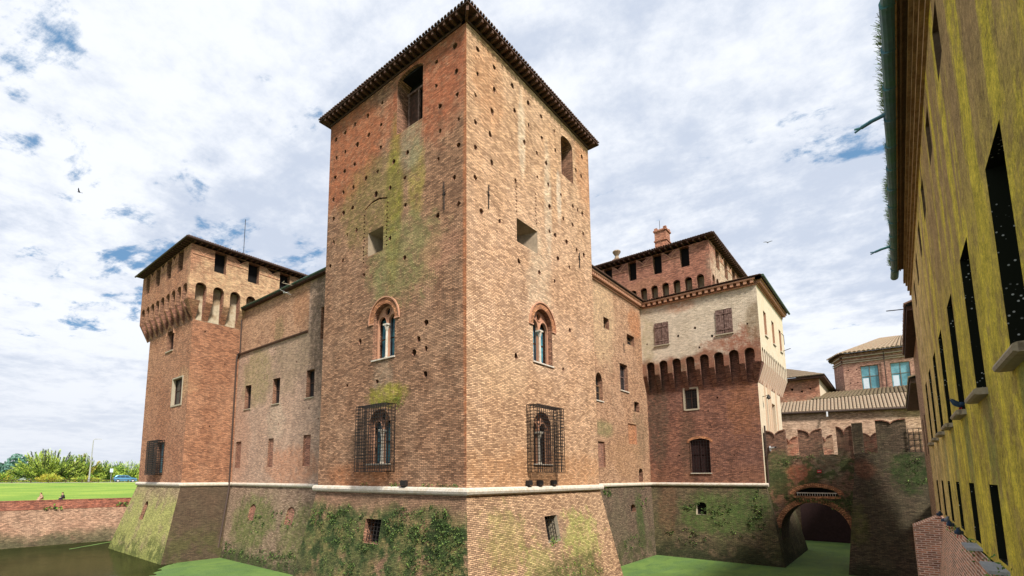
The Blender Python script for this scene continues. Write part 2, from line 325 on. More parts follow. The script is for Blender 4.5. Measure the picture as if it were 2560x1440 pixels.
plain('bark', (.07,.05,.035), .9, 5, .4, .02)
plain('lamp_metal', (.38,.38,.38), .5, 3, .1, .0, .3)
plain('car_paint', (.10,.26,.44), .3, 1, .05, .0, .2)
plain('car_white', (.62,.68,.68), .3, 1, .05, .0)
plain('car_glass', (.03,.06,.09), .1, 1, .1, .0)
plain('tyre', (.015,.015,.015), .8, 1, .1, .0)
plain('hubcap', (.6,.6,.62), .35, 1, .1, .0, .4)
plain('skin', (.55,.33,.24), .6, 3, .08, .0)
plain('cloth_black', (.012,.016,.03), .8, 3, .2, .0)
plain('cloth_beige', (.42,.28,.19), .8, 3, .2, .0)
plain('hair_brown', (.09,.04,.02), .8, 3, .2, .0)
plain('pigeon_blue', (.035,.07,.13), .5, 6, .3, .0)
plain('pigeon_grey', (.20,.22,.26), .6, 6, .3, .0)
plain('sign_red', (.45,.03,.03), .5, 3, .1, .0)
plain('sign_blue', (.45,.55,.68), .5, 3, .1, .0)
plain('asphalt', (.16,.155,.15), .9, .5, .2, .0)
plain('path_pale', (.62,.55,.36), .95, .5, .2, .0)
plain('bark_rail', (.06,.05,.02), .9, .7, .4, .0)
plain('gull_white', (.55,.57,.60), .7, 3, .1, .0)

# grass
gg = newmat('grass'); P = P_(gg)
s_ = gg.sep(P)
gv = gg.comb(gg.m('MULTIPLY', s_[0], .25), s_[1], s_[2])
gn = gg.noise(gv, .5, 6, .6); gf = gg.noise(P, 6.0, 4, .6)
c = gg.mix(gg.mr(gn, .38, .62), (.14,.25,.03), (.27,.36,.05)); c = gg.mix(gg.m('MULTIPLY', gg.mr(gf, .4, .65), .5), c, (.08,.16,.02))
finish(gg, c, .9, gf, .03, .4)
# water
gg = newmat('moat_water'); P = P_(gg)
wn = gg.noise(gg.vm('MULTIPLY', P, (1.0, .45, 1)), 1.6, 3, .5); wd = gg.noise(P, .12, 4, .6)
df = gg.n('ShaderNodeBsdfDiffuse'); gg.put(df.inputs[0], gg.mix(gg.mr(wd, .4, .62), (.020,.024,.009), (.036,.038,.014)))
gl_ = gg.n('ShaderNodeBsdfGlossy'); gl_.inputs['Roughness'].default_value = .12; gg.put(gl_.inputs[0], (.50, .54, .40))
bm_ = gg.n('ShaderNodeBump'); bm_.inputs['Distance'].default_value = .03; bm_.inputs['Strength'].default_value = .5; gg.put(bm_.inputs['Height'], wn); gg.put(gl_.inputs['Normal'], bm_.outputs[0])
mx = gg.n('ShaderNodeMixShader'); mx.inputs[0].default_value = .24; gg.put(mx.inputs[1], df.outputs[0]); gg.put(mx.inputs[2], gl_.outputs[0])
gg.put(MAT['moat_water'].node_tree.nodes['Material Output'].inputs[0], mx.outputs[0])
# duckweed
gg = newmat('duckweed'); P = P_(gg)
d1 = gg.noise(P, .28, 6, .6, 1.0); d2 = gg.noise(P, 18, 4, .6); s_ = gg.sep(P)
d3 = gg.noise(gg.comb(gg.m('MULTIPLY', s_[0], .3), gg.m('MULTIPLY', s_[1], 1.6), 0.0), .8, 5, .6, .5)
c = gg.mix(gg.mr(d1, .40, .62), (.075,.145,.035), (.115,.195,.045)); c = gg.mix(gg.mr(d3, .46, .62, 0, .45), c, (.055,.115,.05))
c = gg.mix(gg.mr(d2, .42, .62, 0, .4), c, (.19,.28,.08)); c = gg.mix(gg.mr(gg.noise(P, 1.1, 9, .75), .56, .66, 0, .55), c, (.045,.075,.03)); c = gg.mix(gg.mr(gg.noise(P, 3.3, 9, .8), .64, .68, 0, .6), c, (.16,.13,.06))
finish(gg, c, .75, d2, .008, .4)
# yellow mossy stucco
gg = newmat('yellow_stucco'); P = P_(gg); s_ = gg.sep(P)
vs = gg.comb(gg.m('MULTIPLY', s_[0], 1.0), s_[1], gg.m('MULTIPLY', s_[2], .045)); vt = gg.comb(s_[0], s_[1], gg.m('MULTIPLY', s_[2], .45))
k1 = gg.noise(vs, .85, 4, .55); k2 = gg.noise(vt, 2.2, 6, .7); kf = gg.noise(P, 22, 6, .75); km = gg.noise(P, 2.2, 6, .65)
bright, brown, pale = (.68,.56,.06), (.40,.275,.115), (.66,.52,.29)
hi = gg.mr(gg.m('ADD', s_[2], gg.m('MULTIPLY', k1, 3.0)), 3.6, 7.2)          # the upper wall has lost much of its moss
f1 = gg.mr(gg.m('ADD', gg.m('MULTIPLY', k1, .75), gg.m('MULTIPLY', k2, .25)), .455, .545)
low_c = gg.mix(gg.mr(k2, .42, .62), (.50,.40,.06), bright)
up_c = gg.mix(f1, brown, bright)
c = gg.mix(hi, low_c, up_c)
fx = gg.m('FRACT', gg.m('DIVIDE', gg.m('SUBTRACT', s_[0], 7.8), 3.55))
und = gg.m('MULTIPLY', gg.mr(fx, .0, .05), gg.mr(fx, .27, .36, 1.0, 0.0))
und = gg.m('MULTIPLY', und, gg.m('MULTIPLY', gg.mr(s_[2], 1.2, 1.5, 1.0, 0.0), gg.mr(s_[2], -1.0, .6)))
c = gg.mix(gg.m('MULTIPLY', und, gg.mr(k2, .36, .54, .35, .85)), c, (.20,.235,.075))
farx = gg.mr(s_[0], 16, 30)
c = gg.mix(gg.m('MULTIPLY', farx, gg.mr(km, .3, .6, .45, .85)), c, pale)
kg_ = gg.noise(gg.vm('MULTIPLY', P, (1, 1, 1)), 9.0, 9, 1.0)
c = gg.mix(gg.mr(gg.noise(gg.vm('ADD', P, (9, 0, 4)), 1.3, 8, .75), .50, .60, 0, .55), c, (.30,.20,.085))
lum = gg.mr(gg.m('ADD', gg.m('ADD', gg.m('MULTIPLY', kf, .4), gg.m('MULTIPLY', kg_, .9)), gg.m('MULTIPLY', km, .3)), .64, .96, .25, 1.75, smooth=False)
c = gg.mix(1.0, c, gg.comb(lum, lum, lum), 'MULTIPLY')
finish(gg, c, .95, kf, .03, .8)
# dark window with dried droppings on the pane
gg = newmat('spotted_glass'); P = P_(gg)
vo = gg.n('ShaderNodeTexVoronoi'); gg.put(vo.inputs['Vector'], gg.vm('MULTIPLY', P, (15, 15, 15))); vo.inputs['Scale'].default_value = 1.0
sp = gg.m('MULTIPLY', gg.mr(vo.outputs['Distance'],   .12, .24, 1.0, 0.0), gg.mr(gg.noise(P, 1.7, 3), .46, .58))
finish(gg, gg.mix(sp, (.014,.016,.010), (.55,.56,.5)), .95); gg.bsdf.inputs['Specular IOR Level'].default_value = .04; 

# ------------------------------------------------------------------ mesh helpers
class MB:
    def __init__(s): s.v = []; s.f = []; s.mi = []; s.mats = []
    def mat(s, name):
        if name not in s.mats: s.mats.append(name)
        return s.mats.index(name)
    def poly(s, pts, mat):
        b = len(s.v); s.v += [Vector(p) for p in pts]; s.f.append(list(range(b, b+len(pts)))); s.mi.append(s.mat(mat))
    def box(s, a, b, mat):
        x0, y0, z0 = a; x1, y1, z1 = b
        c = [(x0,y0,z0),(x1,y0,z0),(x1,y1,z0),(x0,y1,z0),(x0,y0,z1),(x1,y0,z1),(x1,y1,z1),(x0,y1,z1)]
        s.hexa(c, mat)
    def hexa(s, c, mat):
        for q in ((0,3,2,1),(4,5,6,7),(0,1,5,4),(1,2,6,5),(2,3,7,6),(3,0,4,7)): s.poly([c[i] for i in q], mat)
    def fbox(s, F, u0, u1, v0, v1, w0, w1, mat):
        c = [F(u,v,w) for w in (w0,w1) for u,v in ((u0,v0),(u1,v0),(u1,v1),(u0,v1))]
        s.hexa(c, mat)
    def bar(s, p, q, r, mat, n=6):
        p, q = Vector(p), Vector(q); d = (q-p); 
        if d.length < 1e-6: return
        d.normalize(); a = d.orthogonal().normalized(); b = d.cross(a)
        if not isinstance(r, tuple): r = (r, r)
        r1 = [p+(a*math.cos(t)+b*math.sin(t))*r[0] for t in [2*math.pi*i/n for i in range(n)]]
        r2 = [q+(a*math.cos(t)+b*math.sin(t))*r[1] for t in [2*math.pi*i/n for i in range(n)]]
        for i in range(n): s.poly([r1[i], r1[(i+1)%n], r2[(i+1)%n], r2[i]], mat)
        s.poly(r1[::-1], mat); s.poly(r2, mat)
    def tube(s, pts, r, mat, n=6):
        for a, b in zip(pts[:-1], pts[1:]): s.bar(a, b, r, mat, n)
    def panel(s, F, outline, holes, mat, w=0.0):
        """flat wall in frame F with real openings; holes: dict(loop, d, rm, bm)"""
        vs = []; es = []
        loops = [outline]+[h['loop'] for h in holes]
        for lp in loops:
            b = len(vs); vs += [Vector(p) for p in lp]; es += [(b+i, b+(i+1) % len(lp)) for i in range(len(lp))]
        ov, oe, of, *_ = geometry.delaunay_2d_cdt(vs, es, [], 0, 1e-5)
        def inside(p, lp):
            c = False; n = len(lp)
            for i in range(n):
                x1, y1 = lp[i]; x2, y2 = lp[(i+1) % n]
                if (y1 > p[1]) != (y2 > p[1]) and p[0] < (x2-x1)*(p[1]-y1)/(y2-y1)+x1: c = not c
            return c
        mi = s.mat(mat); base = len(s.v); s.v += [F(p[0], p[1], w) for p in ov]
        for f in of:
            cx = sum(ov[i][0] for i in f)/len(f); cy = sum(ov[i][1] for i in f)/len(f)
            if not inside((cx, cy), outline): continue
            if any(inside((cx, cy), h['loop']) for h in holes): continue
            s.f.append([base+i for i in f]); s.mi.append(mi)
        for h in holes:
            lp = h['loop']; d = h.get('d', .3); n = len(lp); bl = h.get('back', lp)
            for i in range(n):
                a, b = lp[i], lp[(i+1) % n]; a2, b2 = bl[i], bl[(i+1) % n]
                s.poly([F(a[0], a[1], w), F(b[0], b[1], w), F(b2[0], b2[1], w-d), F(a2[0], a2[1], w-d)], h.get('rm', 'brick_reveal'))
            if h.get('bm'): s.poly([F(p[0], p[1], w-d) for p in bl], h['bm'])
    def build(s, name, parent=None, smooth=False):
        me = bpy.data.meshes.new(name); me.from_pydata([tuple(v) for v in s.v], [], s.f)
        for m in s.mats: me.materials.append(MAT[m])
        me.polygons.foreach_set('material_index', s.mi)
        uvl = me.uv_layers.new(name='UVMap'); Z = Vector((0, 0, 1)); uvs = [0.0]*(2*len(me.loops))
        for p in me.polygons:
            n = p.normal
            if abs(n.z) > .92: t, b = Vector((1,0,0)), Vector((0,1,0))
            elif abs(n.x) > .995: t, b = Vector((0,1,0)), Z
            elif abs(n.y) > .995: t, b = Vector((1,0,0)), Z
            else:
                t = Vector((-n.y, n.x, 0)).normalized()
                if abs(t.y) > abs(t.x) and t.y < 0 or abs(t.x) >= abs(t.y) and t.x < 0: t = -t
                b = n.cross(t).normalized()
                if b.z < 0: b = -b
            for li in p.loop_indices:
                co = me.vertices[me.loops[li].vertex_index].co
                uvs[2*li] = co.dot(t); uvs[2*li+1] = co.dot(b)
            if smooth: p.use_smooth = True
        uvl.data.foreach_set('uv', uvs)
        o = bpy.data.objects.new(name, me); col.objects.link(o)
        if parent: o.parent = parent; o.matrix_parent_inverse = parent_world(parent).inverted()
        return o
def parent_world(o):
    m = Matrix.Translation(o.location) @ o.rotation_euler.to_matrix().to_4x4()
    if o.parent: m = parent_world(o.parent) @ o.matrix_parent_inverse @ m
    return m
def thing(name, label, cat, loc=(0,0,0), group=None, rz=0):
    o = bpy.data.objects.new(name, None); col.objects.link(o); o.location = loc; o.rotation_euler = (0,0,rz)
    o['label'] = label; o['category'] = cat
    if group: o['group'] = group
    return o
def tag(o, label=None, cat=None, group=None, kind=None):
    for k, v in (('label', label), ('category', cat), ('group', group), ('kind', kind)):
        if v: o[k] = v
    return o
def rep(o, off):
    """a copy of a part and its sub-parts, moved by off, under the same parent"""
    c = o.copy(); col.objects.link(c); c.location = o.location+Vector(off)
    for ch in list(o.children):
        k = ch.copy(); col.objects.link(k); k.parent = c
    return c
def FL(X): return lambda u, v, w=0.0: Vector((X-w, u, v))          # faces -x, u = y
def FF(Y): return lambda u, v, w=0.0: Vector((u, Y-w, v))          # faces -y, u = x
def FB(Y): return lambda u, v, w=0.0: Vector((u, Y+w, v))          # faces +y
def FE(X): return lambda u, v, w=0.0: Vector((X+w, u, v))          # faces +x
def FLs(X, k, z0): return lambda u, v, w=0.0: Vector((X-k*(z0-v)-w, u, v))
def FFs(Y, k, z0): return lambda u, v, w=0.0: Vector((u, Y-k*(z0-v)-w, v))
def rect(a, b, c, d): return [(a, c), (b, c), (b, d), (a, d)]
def arch(a, b, c, zs, rise=None, n=10):
    r = (b-a)/2; m = (a+b)/2; rise = rise or r
    return [(a, c), (b, c)]+[(m+r*math.cos(t), zs+rise*math.sin(t)) for t in [math.pi*i/n for i in range(n+1)]]
def ragged(u, v, s=.17):
    r = random.Random(int(u*131+v*977)); n = 5+r.randint(0, 2); a0 = r.random()*6
    q = r.uniform(.9, 1.35)*s*.6
    return [(u+q*r.uniform(.6, 1.25)*math.cos(a0+2*math.pi*i/n), v+q*r.uniform(.7, 1.4)*math.sin(a0+2*math.pi*i/n)) for i in range(n)]
def putlog(pts, s=.24): return [dict(loop=ragged(u, v, s), d=.28, rm='brick_reveal', bm='dark_inside') for u, v in pts]
def torus_course(name, parent, path, r, mat='white_stone'):
    """half round stone moulding swept along a corner path"""
    m = MB(); n = 10; rings = []
    for i, p in enumerate(path):
        p = Vector(p)
        d0 = (Vector(path[i])-Vector(path[i-1])).normalized() if i else None
        d1 = (Vector(path[i+1])-Vector(path[i])).normalized() if i < len(path)-1 else None
        t = ((d0 or d1)+(d1 or d0)).normalized(); side = t.cross(Vector((0,0,1))).normalized()
        k = 1.0
        if d0 and d1: k = 1/max(.3, t.dot(d0))
        rings.append([p+side*(r*k*math.cos(a))+Vector((0,0,r*math.sin(a))) for a in [2*math.pi*j/n for j in range(n)]])
    for a, b in zip(rings[:-1], rings[1:]):
        for j in range(n): m.poly([a[j], a[(j+1)%n], b[(j+1)%n], b[j]], mat)
    m.poly(rings[0], mat); m.poly(rings[-1], mat)
    return m.build(name, parent)
def tiles(m, e0, e1, r0, r1, mat='roof_tile', gap='roof_gap', pitch=.24, h=.07, rows=6, jit=.015):
    """barrel tiles from the eave e0-e1 up to the ridge r0-r1"""
    e0, e1, r0, r1 = map(Vector, (e0, e1, r0, r1)); L = (e1-e0).length; n = max(2, int(L/pitch)); rr = random.Random(n)
    nrm = (e1-e0).cross(r0-e0).normalized()
    if nrm.z < 0: nrm = -nrm
    dn = nrm*(-.03)
    for i in range(n): m.poly([e0.lerp(e1, i/n)+dn, e0.lerp(e1, (i+1)/n)+dn, r0.lerp(r1, (i+1)/n)+dn, r0.lerp(r1, i/n)+dn], gap)
    prof = [(-.5, 0), (-.36, .75), (-.12, 1.0), (.12, 1.0), (.36, .75), (.5, 0)]
    for i in range(n):
        sa = [(i+.5+p[0]*.86)/n for p in prof]
        for j in range(rows):
            t0, t1 = j/rows, (j+1.0)/rows
            dj = rr.uniform(-jit, jit)
            lo = [e0.lerp(e1, q).lerp(r0.lerp(r1, q), t0)+nrm*(p[1]*h+.03) for q, p in zip(sa, prof)]
            hi_ = [e0.lerp(e1, q).lerp(r0.lerp(r1, q), t1)+nrm*(p[1]*h+.005) for q, p in zip(sa, prof)]
            if j == 0: lo = [q-(r0-e0).normalized()*(.04+dj) for q in lo]
            for a in range(5): m.poly([lo[a], lo[a+1], hi_[a+1], hi_[a]], mat)
            m.poly(lo, mat)
def hip_roof(name, parent, x0, y0, x1, y1, z, pitch, over_z=.18, mat='roof_tile'):
    m = MB(); w_, d_ = x1-x0, y1-y0; s = min(w_, d_)/2; zr = z+s*pitch; e = .0
    if w_ > d_: A, B = (x0+s, (y0+y1)/2, zr), (x1-s, (y0+y1)/2, zr)
    else: A, B = ((x0+x1)/2, y0+s, zr), ((x0+x1)/2, y1-s, zr)
    c = [(x0,y0,z),(x1,y0,z),(x1,y1,z),(x0,y1,z)]
    if w_ > d_: rid = [(A,B),(B,B),(B,A),(A,A)]
    else: rid = [(A,A),(A,B),(B,B),(B,A)]
    for i in range(4):
        if i in (0, 3): tiles(m, c[i], c[(i+1)%4], rid[i][0], rid[i][1], mat, rows=4)
        else: m.poly([c[i], c[(i+1)%4], rid[i][1], rid[i][0]], mat)
    m.box((x0+.02, y0+.02, z-over_z), (x1-.02, y1-.02, z-.01), 'dark_wood')
    return m.build(name, parent)
def rafters(parent, F, u0, u1, z, over, n, dz=.16, wd=.1):
    m = MB(); m.fbox(F, u0-wd/2, u0+wd/2, z-dz, z-.005, -.2, over, 'rafter_wood'); r0 = m.build('rafter', parent)
    o = F(1, 0)-F(0, 0); st = (u1-u0)/(n-1)
    for i in range(1, n): rep(r0, o*(st*i))
def grille(name, parent, F, u0, u1, v0, v1, dep, nu, nv, r=.014, side=3):
    m = MB()
    for i in range(nu+1):
        u = u0+(u1-u0)*i/nu; m.bar(F(u, v0, dep), F(u, v1, dep), r, 'iron', 4)
    for j in range(nv+1):
        v = v0+(v1-v0)*j/nv; m.bar(F(u0, v, dep), F(u1, v, dep), r, 'iron', 4)
        if dep > .3:
            for u in (u0, u1): m.bar(F(u, v, 0), F(u, v, dep), r, 'iron', 4)
    if dep > .3:
        for k in range(side):
            for u in (u0, u1): m.bar(F(u, v0, dep*k/side+.02), F(u, v1, dep*k/side+.02), r, 'iron', 4)
        for i in range(nu+1):
            u = u0+(u1-u0)*i/nu
            for v in (v0, v1): m.bar(F(u, v, 0), F(u, v, dep), r, 'iron', 4)
    return m.build(name, parent)
def simple_window(parent, F, u0, u1, v0, v1, dep, pane='glass_dark', frame='window_frame_brown', cross=True, top=None, label=None):
    m = MB(); t = .07
    for a, b, c, d_ in ((u0, u0+t, v0, v1), (u1-t, u1, v0, v1), (u0+t, u1-t, v1-t, v1), (u0+t, u1-t, v0, v0+t)): m.fbox(F, a, b, c, d_, -dep, -dep+.06, frame)
    if cross:
        m.fbox(F, (u0+u1)/2-.03, (u0+u1)/2+.03, v0+t, v1-t, -dep, -dep+.05, frame)
        m.fbox(F, u0+t, u1-t, (v0*.45+v1*.55)-.025, (v0*.45+v1*.55)+.025, -dep, -dep+.045, frame)
    wdo = m.build('window', parent)
    q = MB(); q.fbox(F, u0+t*.5, u1-t*.5, v0+t*.5, v1-t*.5, -dep-.03, -dep-.008, pane); q.build('pane', wdo)
    if label: wdo['label'] = label
    return wdo
def sill(parent, F, u0, u1, v, proj=.1, h=.09, mat='white_stone'):
    m = MB(); m.fbox(F, u0-.08, u1+.08, v-h, v, -.1, proj, mat); return m.build('sill', parent)
def bifora(parent, F, uc, zb, zs, half, light, surround=True, curtain=True):
    """two-light window under one round arch: reveal arch ring, tracery with oculus, column, panes"""
    m = MB()
    if surround:
        n = 26; r0, r1 = half+.02, half+.36
        for i in range(n):
            a, b = math.pi*i/n, math.pi*(i+1)/n
            q = [(r0, a), (r1, a), (r1, b), (r0, b)]
            lo = [F(uc+r*math.cos(t), zs+r*math.sin(t)*1.04, .0) for r, t in q]; hi_ = [F(uc+r*math.cos(t), zs+r*math.sin(t)*1.04, .035) for r, t in q]
            m.hexa(lo+hi_, 'brick_lintel')
        for i in range(n):   # thin outer moulding
            a, b = math.pi*i/n, math.pi*(i+1)/n; r2 = r1+.07
            lo = [F(uc+r*math.cos(t), zs+r*math.sin(t)*1.04, .0) for r, t in ((r1, a), (r2, a), (r2, b), (r1, b))]
            hi_ = [F(uc+r*math.cos(t), zs+r*math.sin(t)*1.04, .09) for r, t in ((r1, a), (r2, a), (r2, b), (r1, b))]
            m.hexa(lo+hi_, 'terracotta')
        for sgn in (-1, 1):
            m.fbox(F, *sorted((uc+sgn*(half+.0), uc+sgn*(half+.43))), zs-.09, zs-.002, 0, .07, 'terracotta')
    root = m.build('arched_window', parent) if surround else None
    t = MB(); q = half/2-.09
    hl = []
    for sgn in (-1, 1):
        c = uc+sgn*half/2; hl.append(dict(loop=arch(c-q, c+q, zb+.01, zs-.12, q*1.3, 10), d=.14, rm='terracotta'))
    oc = [(uc+.23*math.cos(a), zs+half*.66+.23*math.sin(a)) for a in [2*math.pi*i/12 for i in range(12)]]
    hl.append(dict(loop=oc, d=.14, rm='terracotta', bm='dark_inside'))
    out = [(uc-half, zb), (uc+half, zb)]+[(uc+half*math.cos(a), zs+half*math.sin(a)*1.04) for a in [math.pi*i/16 for i in range(17)]]
    t.panel(F, out, hl, 'terracotta' if surround else 'brick_reveal', w=-.3)  # caged windows: darker tracery paints in the shadow behind the bars
    # roll mouldings over the two lights and round the oculus
    for sgn in (-1, 1):
        c = uc+sgn*half/2
        t.tube([F(c+(q+.03)*math.cos(a), zs-.12+(q*1.3+.03)*math.sin(a), -.29) for a in [math.pi*i/10 for i in range(11)]], .035, 'terracotta', 5)
    t.tube([F(uc+.27*math.cos(a), zs+half*.66+.27*math.sin(a), -.29) for a in [2*math.pi*i/12 for i in range(13)]], .035, 'terracotta', 5)
    tr = t.build('tracery', root or parent)
    if root is None: root = tr
    m = MB(); m.bar(F(uc, zb+.12, -.24), F(uc, zs-.55, -.24), (.085, .07), 'white_stone', 10)
    m.bar(F(uc, zb, -.24), F(uc, zb+.13, -.24), (.15, .10), 'white_stone', 10)
    m.bar(F(uc, zs-.56, -.24), F(uc, zs-.25, -.24), (.08, .17), 'white_stone', 8); m.fbox(F, uc-.19, uc+.19, zs-.25, zs-.15, -.40, -.08, 'white_stone')
    m.build('column', root)
    m = MB(); m.fbox(F, uc-half+.1, uc+half-.1, zb, zs+half*.3, -.66, -.63, light); m.fbox(F, uc-half, uc+half, zs+half*.3, zs+half, -.66, -.63, 'dark_inside')
    m.build('pane', root)
    m = MB()
    for du in (-.52, 0, .52): m.fbox(F, uc+du*half*1.9-.03, uc+du*half*1.9+.03, zb, zs+.3, -.625, -.60, 'dark_wood')
    for v in (zb+.04, zb+(zs-zb)*.6): m.fbox(F, uc-half+.1, uc+half-.1, v-.03, v+.03, -.622, -.598, 'dark_wood')
    m.build('window_frame', root)
    sill(root, F, uc-half, uc+half, zb, .08, .08)
    return root
def slit_cover(half): pass

def machicolation(parent, F, u0, u1, zb, zs, za, over, n, hw, wallmat, finmat, backmat, end0=.0, end1=.0, skip=True):
    """row of brackets carrying the overhang. Returns the notch loops for the overhang panel's lower edge."""
    fw_ = (u1-u0-end0-end1-2*n*hw)/(n+1); sp = fw_+2*hw; cs = [u0+end0+fw_+hw+sp*i for i in range(n)]
    m = MB(); u = cs[0]-sp/2+(sp if skip else 0)
    prof = [(0, zb), (over, zs), (over, za+.05), (0, za+.05)]
    def fin(m, ua, ub):
        A = [F(ua, z, o_) for o_, z in prof]; B = [F(ub, z, o_) for o_, z in prof]
        m.poly(A, 'brick_infill_fin_shade' if finmat == 'brick_far_tower' else finmat); m.poly(B[::-1], finmat)  # left tower: shade in the bracket gaps painted into this side face
        for i in range(4): m.poly([A[i], A[(i+1)%4], B[(i+1)%4], B[i]], finmat)
    fin(m, u-fw_/2+.012, u+fw_/2-.012); f0 = m.build('corbel', parent)
    o = F(1, 0)-F(0, 0)
    for i in range(1, n+1-(1 if skip else 0)): rep(f0, o*(sp*i))
    b = MB(); zt_ = za-.15
    b.poly([F(u0+.9, zb, .012), F(u1-.1, zb, .012), F(u1-.1, za, .012), F(u0+.9, za, .012)], backmat)
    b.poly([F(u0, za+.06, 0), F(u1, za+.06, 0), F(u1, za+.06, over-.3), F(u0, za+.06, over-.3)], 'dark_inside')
    b.build('bracket_backing', parent)
    return cs
def notched(u0, u1, zs, za, zt, cs, hw, top=None):
    """outline of an overhang panel with arched notches along the bottom"""
    pts = [(u0, zs)]
    for c in cs:
        pts += [(c-hw, zs)]+[(c+hw*math.cos(a), za-hw+hw*math.sin(a)) for a in [math.pi*(1-i/8) for i in range(9)]]+[(c+hw, zs)]
    pts.append((u1, zs))
    pts += (top or [(u1, zt), (u0, zt)])
    return pts
def swallow(m, F, uc, half, zt, depth, mat='terracotta', w=.02):
    """raised moulding showing an old swallow-tail merlon in the wall"""
    for sgn in (-1, 1):
        pts = []
        for i in range(9):
            t = i/8; uu = uc+sgn*half*t; vv = zt-depth*(1-t)**2 if 0 else zt-depth+depth*math.sin(t*math.pi/2)
            pts.append(F(uu, vv, w))
        m.tube(pts, .04, mat, 4)
def leaves(m, centre, rad, n, size, mats, rnd, flat=None, up=0.0):
    c = Vector(centre)
    for i in range(n):
        while True:
            p = Vector((rnd.uniform(-1,1), rnd.uniform(-1,1), rnd.uniform(-1,1)))
            if .1 < p.length < 1: break
        p = Vector((p.x*rad[0], p.y*rad[1], p.z*rad[2]))
        leaf(m, c+p, size*rnd.uniform(.6, 1.4), rnd.choice(mats), rnd, up)
def leaf(m, p, s, mat, rnd, up=0.0):
    d = Vector((rnd.gauss(0,1), rnd.gauss(0,1), rnd.gauss(0,1)+up)).normalized(); a = d.orthogonal().normalized()
    a = (Matrix.Rotation(rnd.uniform(0, 6.28), 3, d) @ a)
    m.poly([p-d*s, p+a*s*.42, p+d*s, p-a*s*.42], mat)
# ------------------------------------------------------------------ water and ground
ZW, ZS = -7.5, -.7
m = MB(); m.poly([(-90,-60,ZW),(110,-60,ZW),(110,78,ZW),(-90,78,ZW)], 'moat_water'); tag(m.build('water'), kind='structure')
# duckweed lies in two mats on the moat
m = MB()
edge = [(30,21.5),(26.5,18.5),(24,14),(30,8),(34,0),(36,-1.0),(80,-1.0),(80,24),(46,24),(30,24)]
m.poly([(x, y, ZW+.012) for x, y in edge], 'duckweed')
o = m.build('duckweed'); tag(o, 'flat green duckweed covering the moat between corner tower and bridge', 'duckweed', kind='stuff')
m = MB(); rr = random.Random(5)
bl = [(16.0,47.4),(14.6,44.9),(13.6,42.6),(13.7,40.3),(14.9,38.0),(17,35.6),(18.2,34),(19.5,31),(24,30),(24,49),(18,49.4)]
pts = []
for i, (x, y) in enumerate(bl):
    x2, y2 = bl[(i+1) % len(bl)]; k = 9
    for j in range(k): pts.append((x+(x2-x)*j/k+rr.uniform(-.22,.22), y+(y2-y)*j/k+rr.uniform(-.3,.3), ZW+.012))
m.poly(pts, 'duckweed')
m.poly([(13.4+rr.uniform(-.15,.15)+t*.75, 66.5+t*.6+ (1 if k else -1)*.22, ZW+.012) for k, ts in ((0, range(0, 9)), (1, range(8, -1, -1))) for t in ts], 'duckweed')
o = m.build('duckweed'); tag(o, 'ragged duckweed patch below the curtain wall beside dark open water', 'duckweed', kind='stuff')

def gz(y):   # the lawn rises from the moat wall to the road
    return -2.62+(min(max(y-74.5, 0), 44)/44)*1.55
m = MB()
ys = [74.3+i*2.2 for i in range(21)]; xs = [-90+i*6 for i in range(36)]
for y0, y1 in zip(ys[:-1], ys[1:]):
    for x0, x1 in zip(xs[:-1], xs[1:]): m.poly([(x0,y0,gz(y0)),(x1,y0,gz(y0)),(x1,y1,gz(y1)),(x0,y1,gz(y1))], 'grass')
m.poly([(-2500,118.3,-1.07),(2500,118.3,-1.07),(2500,3000,-1.07),(-2500,3000,-1.07)], 'grass')
m.poly([(120,-3000,-1.07),(2500,-3000,-1.07),(2500,118.3,-1.07),(120,118.3,-1.07)], 'grass')
m.poly([(-2500,-3000,-1.07),(-90,-3000,-1.07),(-90,118.3,-1.07),(-2500,118.3,-1.07)], 'grass')
m.poly([(-90,-3000,-1.57),(120,-3000,-1.57),(120,-1.9,-1.57),(-90,-1.9,-1.57)], 'grass')
m.poly([(78,-1.9,-1.07),(120,-1.9,-1.07),(120,118.3,-1.07),(78,118.3,-1.07)], 'grass')
tag(m.build('ground'), kind='structure')
m = MB(); m.poly([(-300,123.5,-1.062),(300,123.5,-1.062),(300,131,-1.062),(-300,131,-1.062)], 'asphalt'); tag(m.build('road'), kind='structure')
m = MB(); m.poly([(-300,118.6,-1.060),(300,118.6,-1.060),(300,121.2,-1.060),(-300,121.2,-1.060)], 'path_pale'); tag(m.build('path'), kind='structure')

# moat retaining wall
t = thing('moat_wall', 'long low brick retaining wall between dark moat water and lawn', 'wall', (0,72,ZW))
m = MB(); m.panel(lambda u, v, w=0: Vector((u, 72+.34*(v-ZW)*1.0, v)), rect(-90, 70, -7.7, -3.6), [], 'brick_moat'); m.build('wall', t)
m = MB(); m.panel(lambda u, v, w=0: Vector((u, 72+.34*(v-ZW)*1.0-.05, v)), rect(-90, 70, -3.62, -2.75), [], 'brick_moat_top')
m.box((-90, 73.55, -2.76), (70, 74.5, -2.6), 'brick_moat_top'); m.build('coping', t)
m = MB(); m.tube([(-90,72.83,-5.3),(0,72.83,-5.3),(60,72.83,-5.1)], .045, 'rust_pipe', 5); m.build('cable', t)

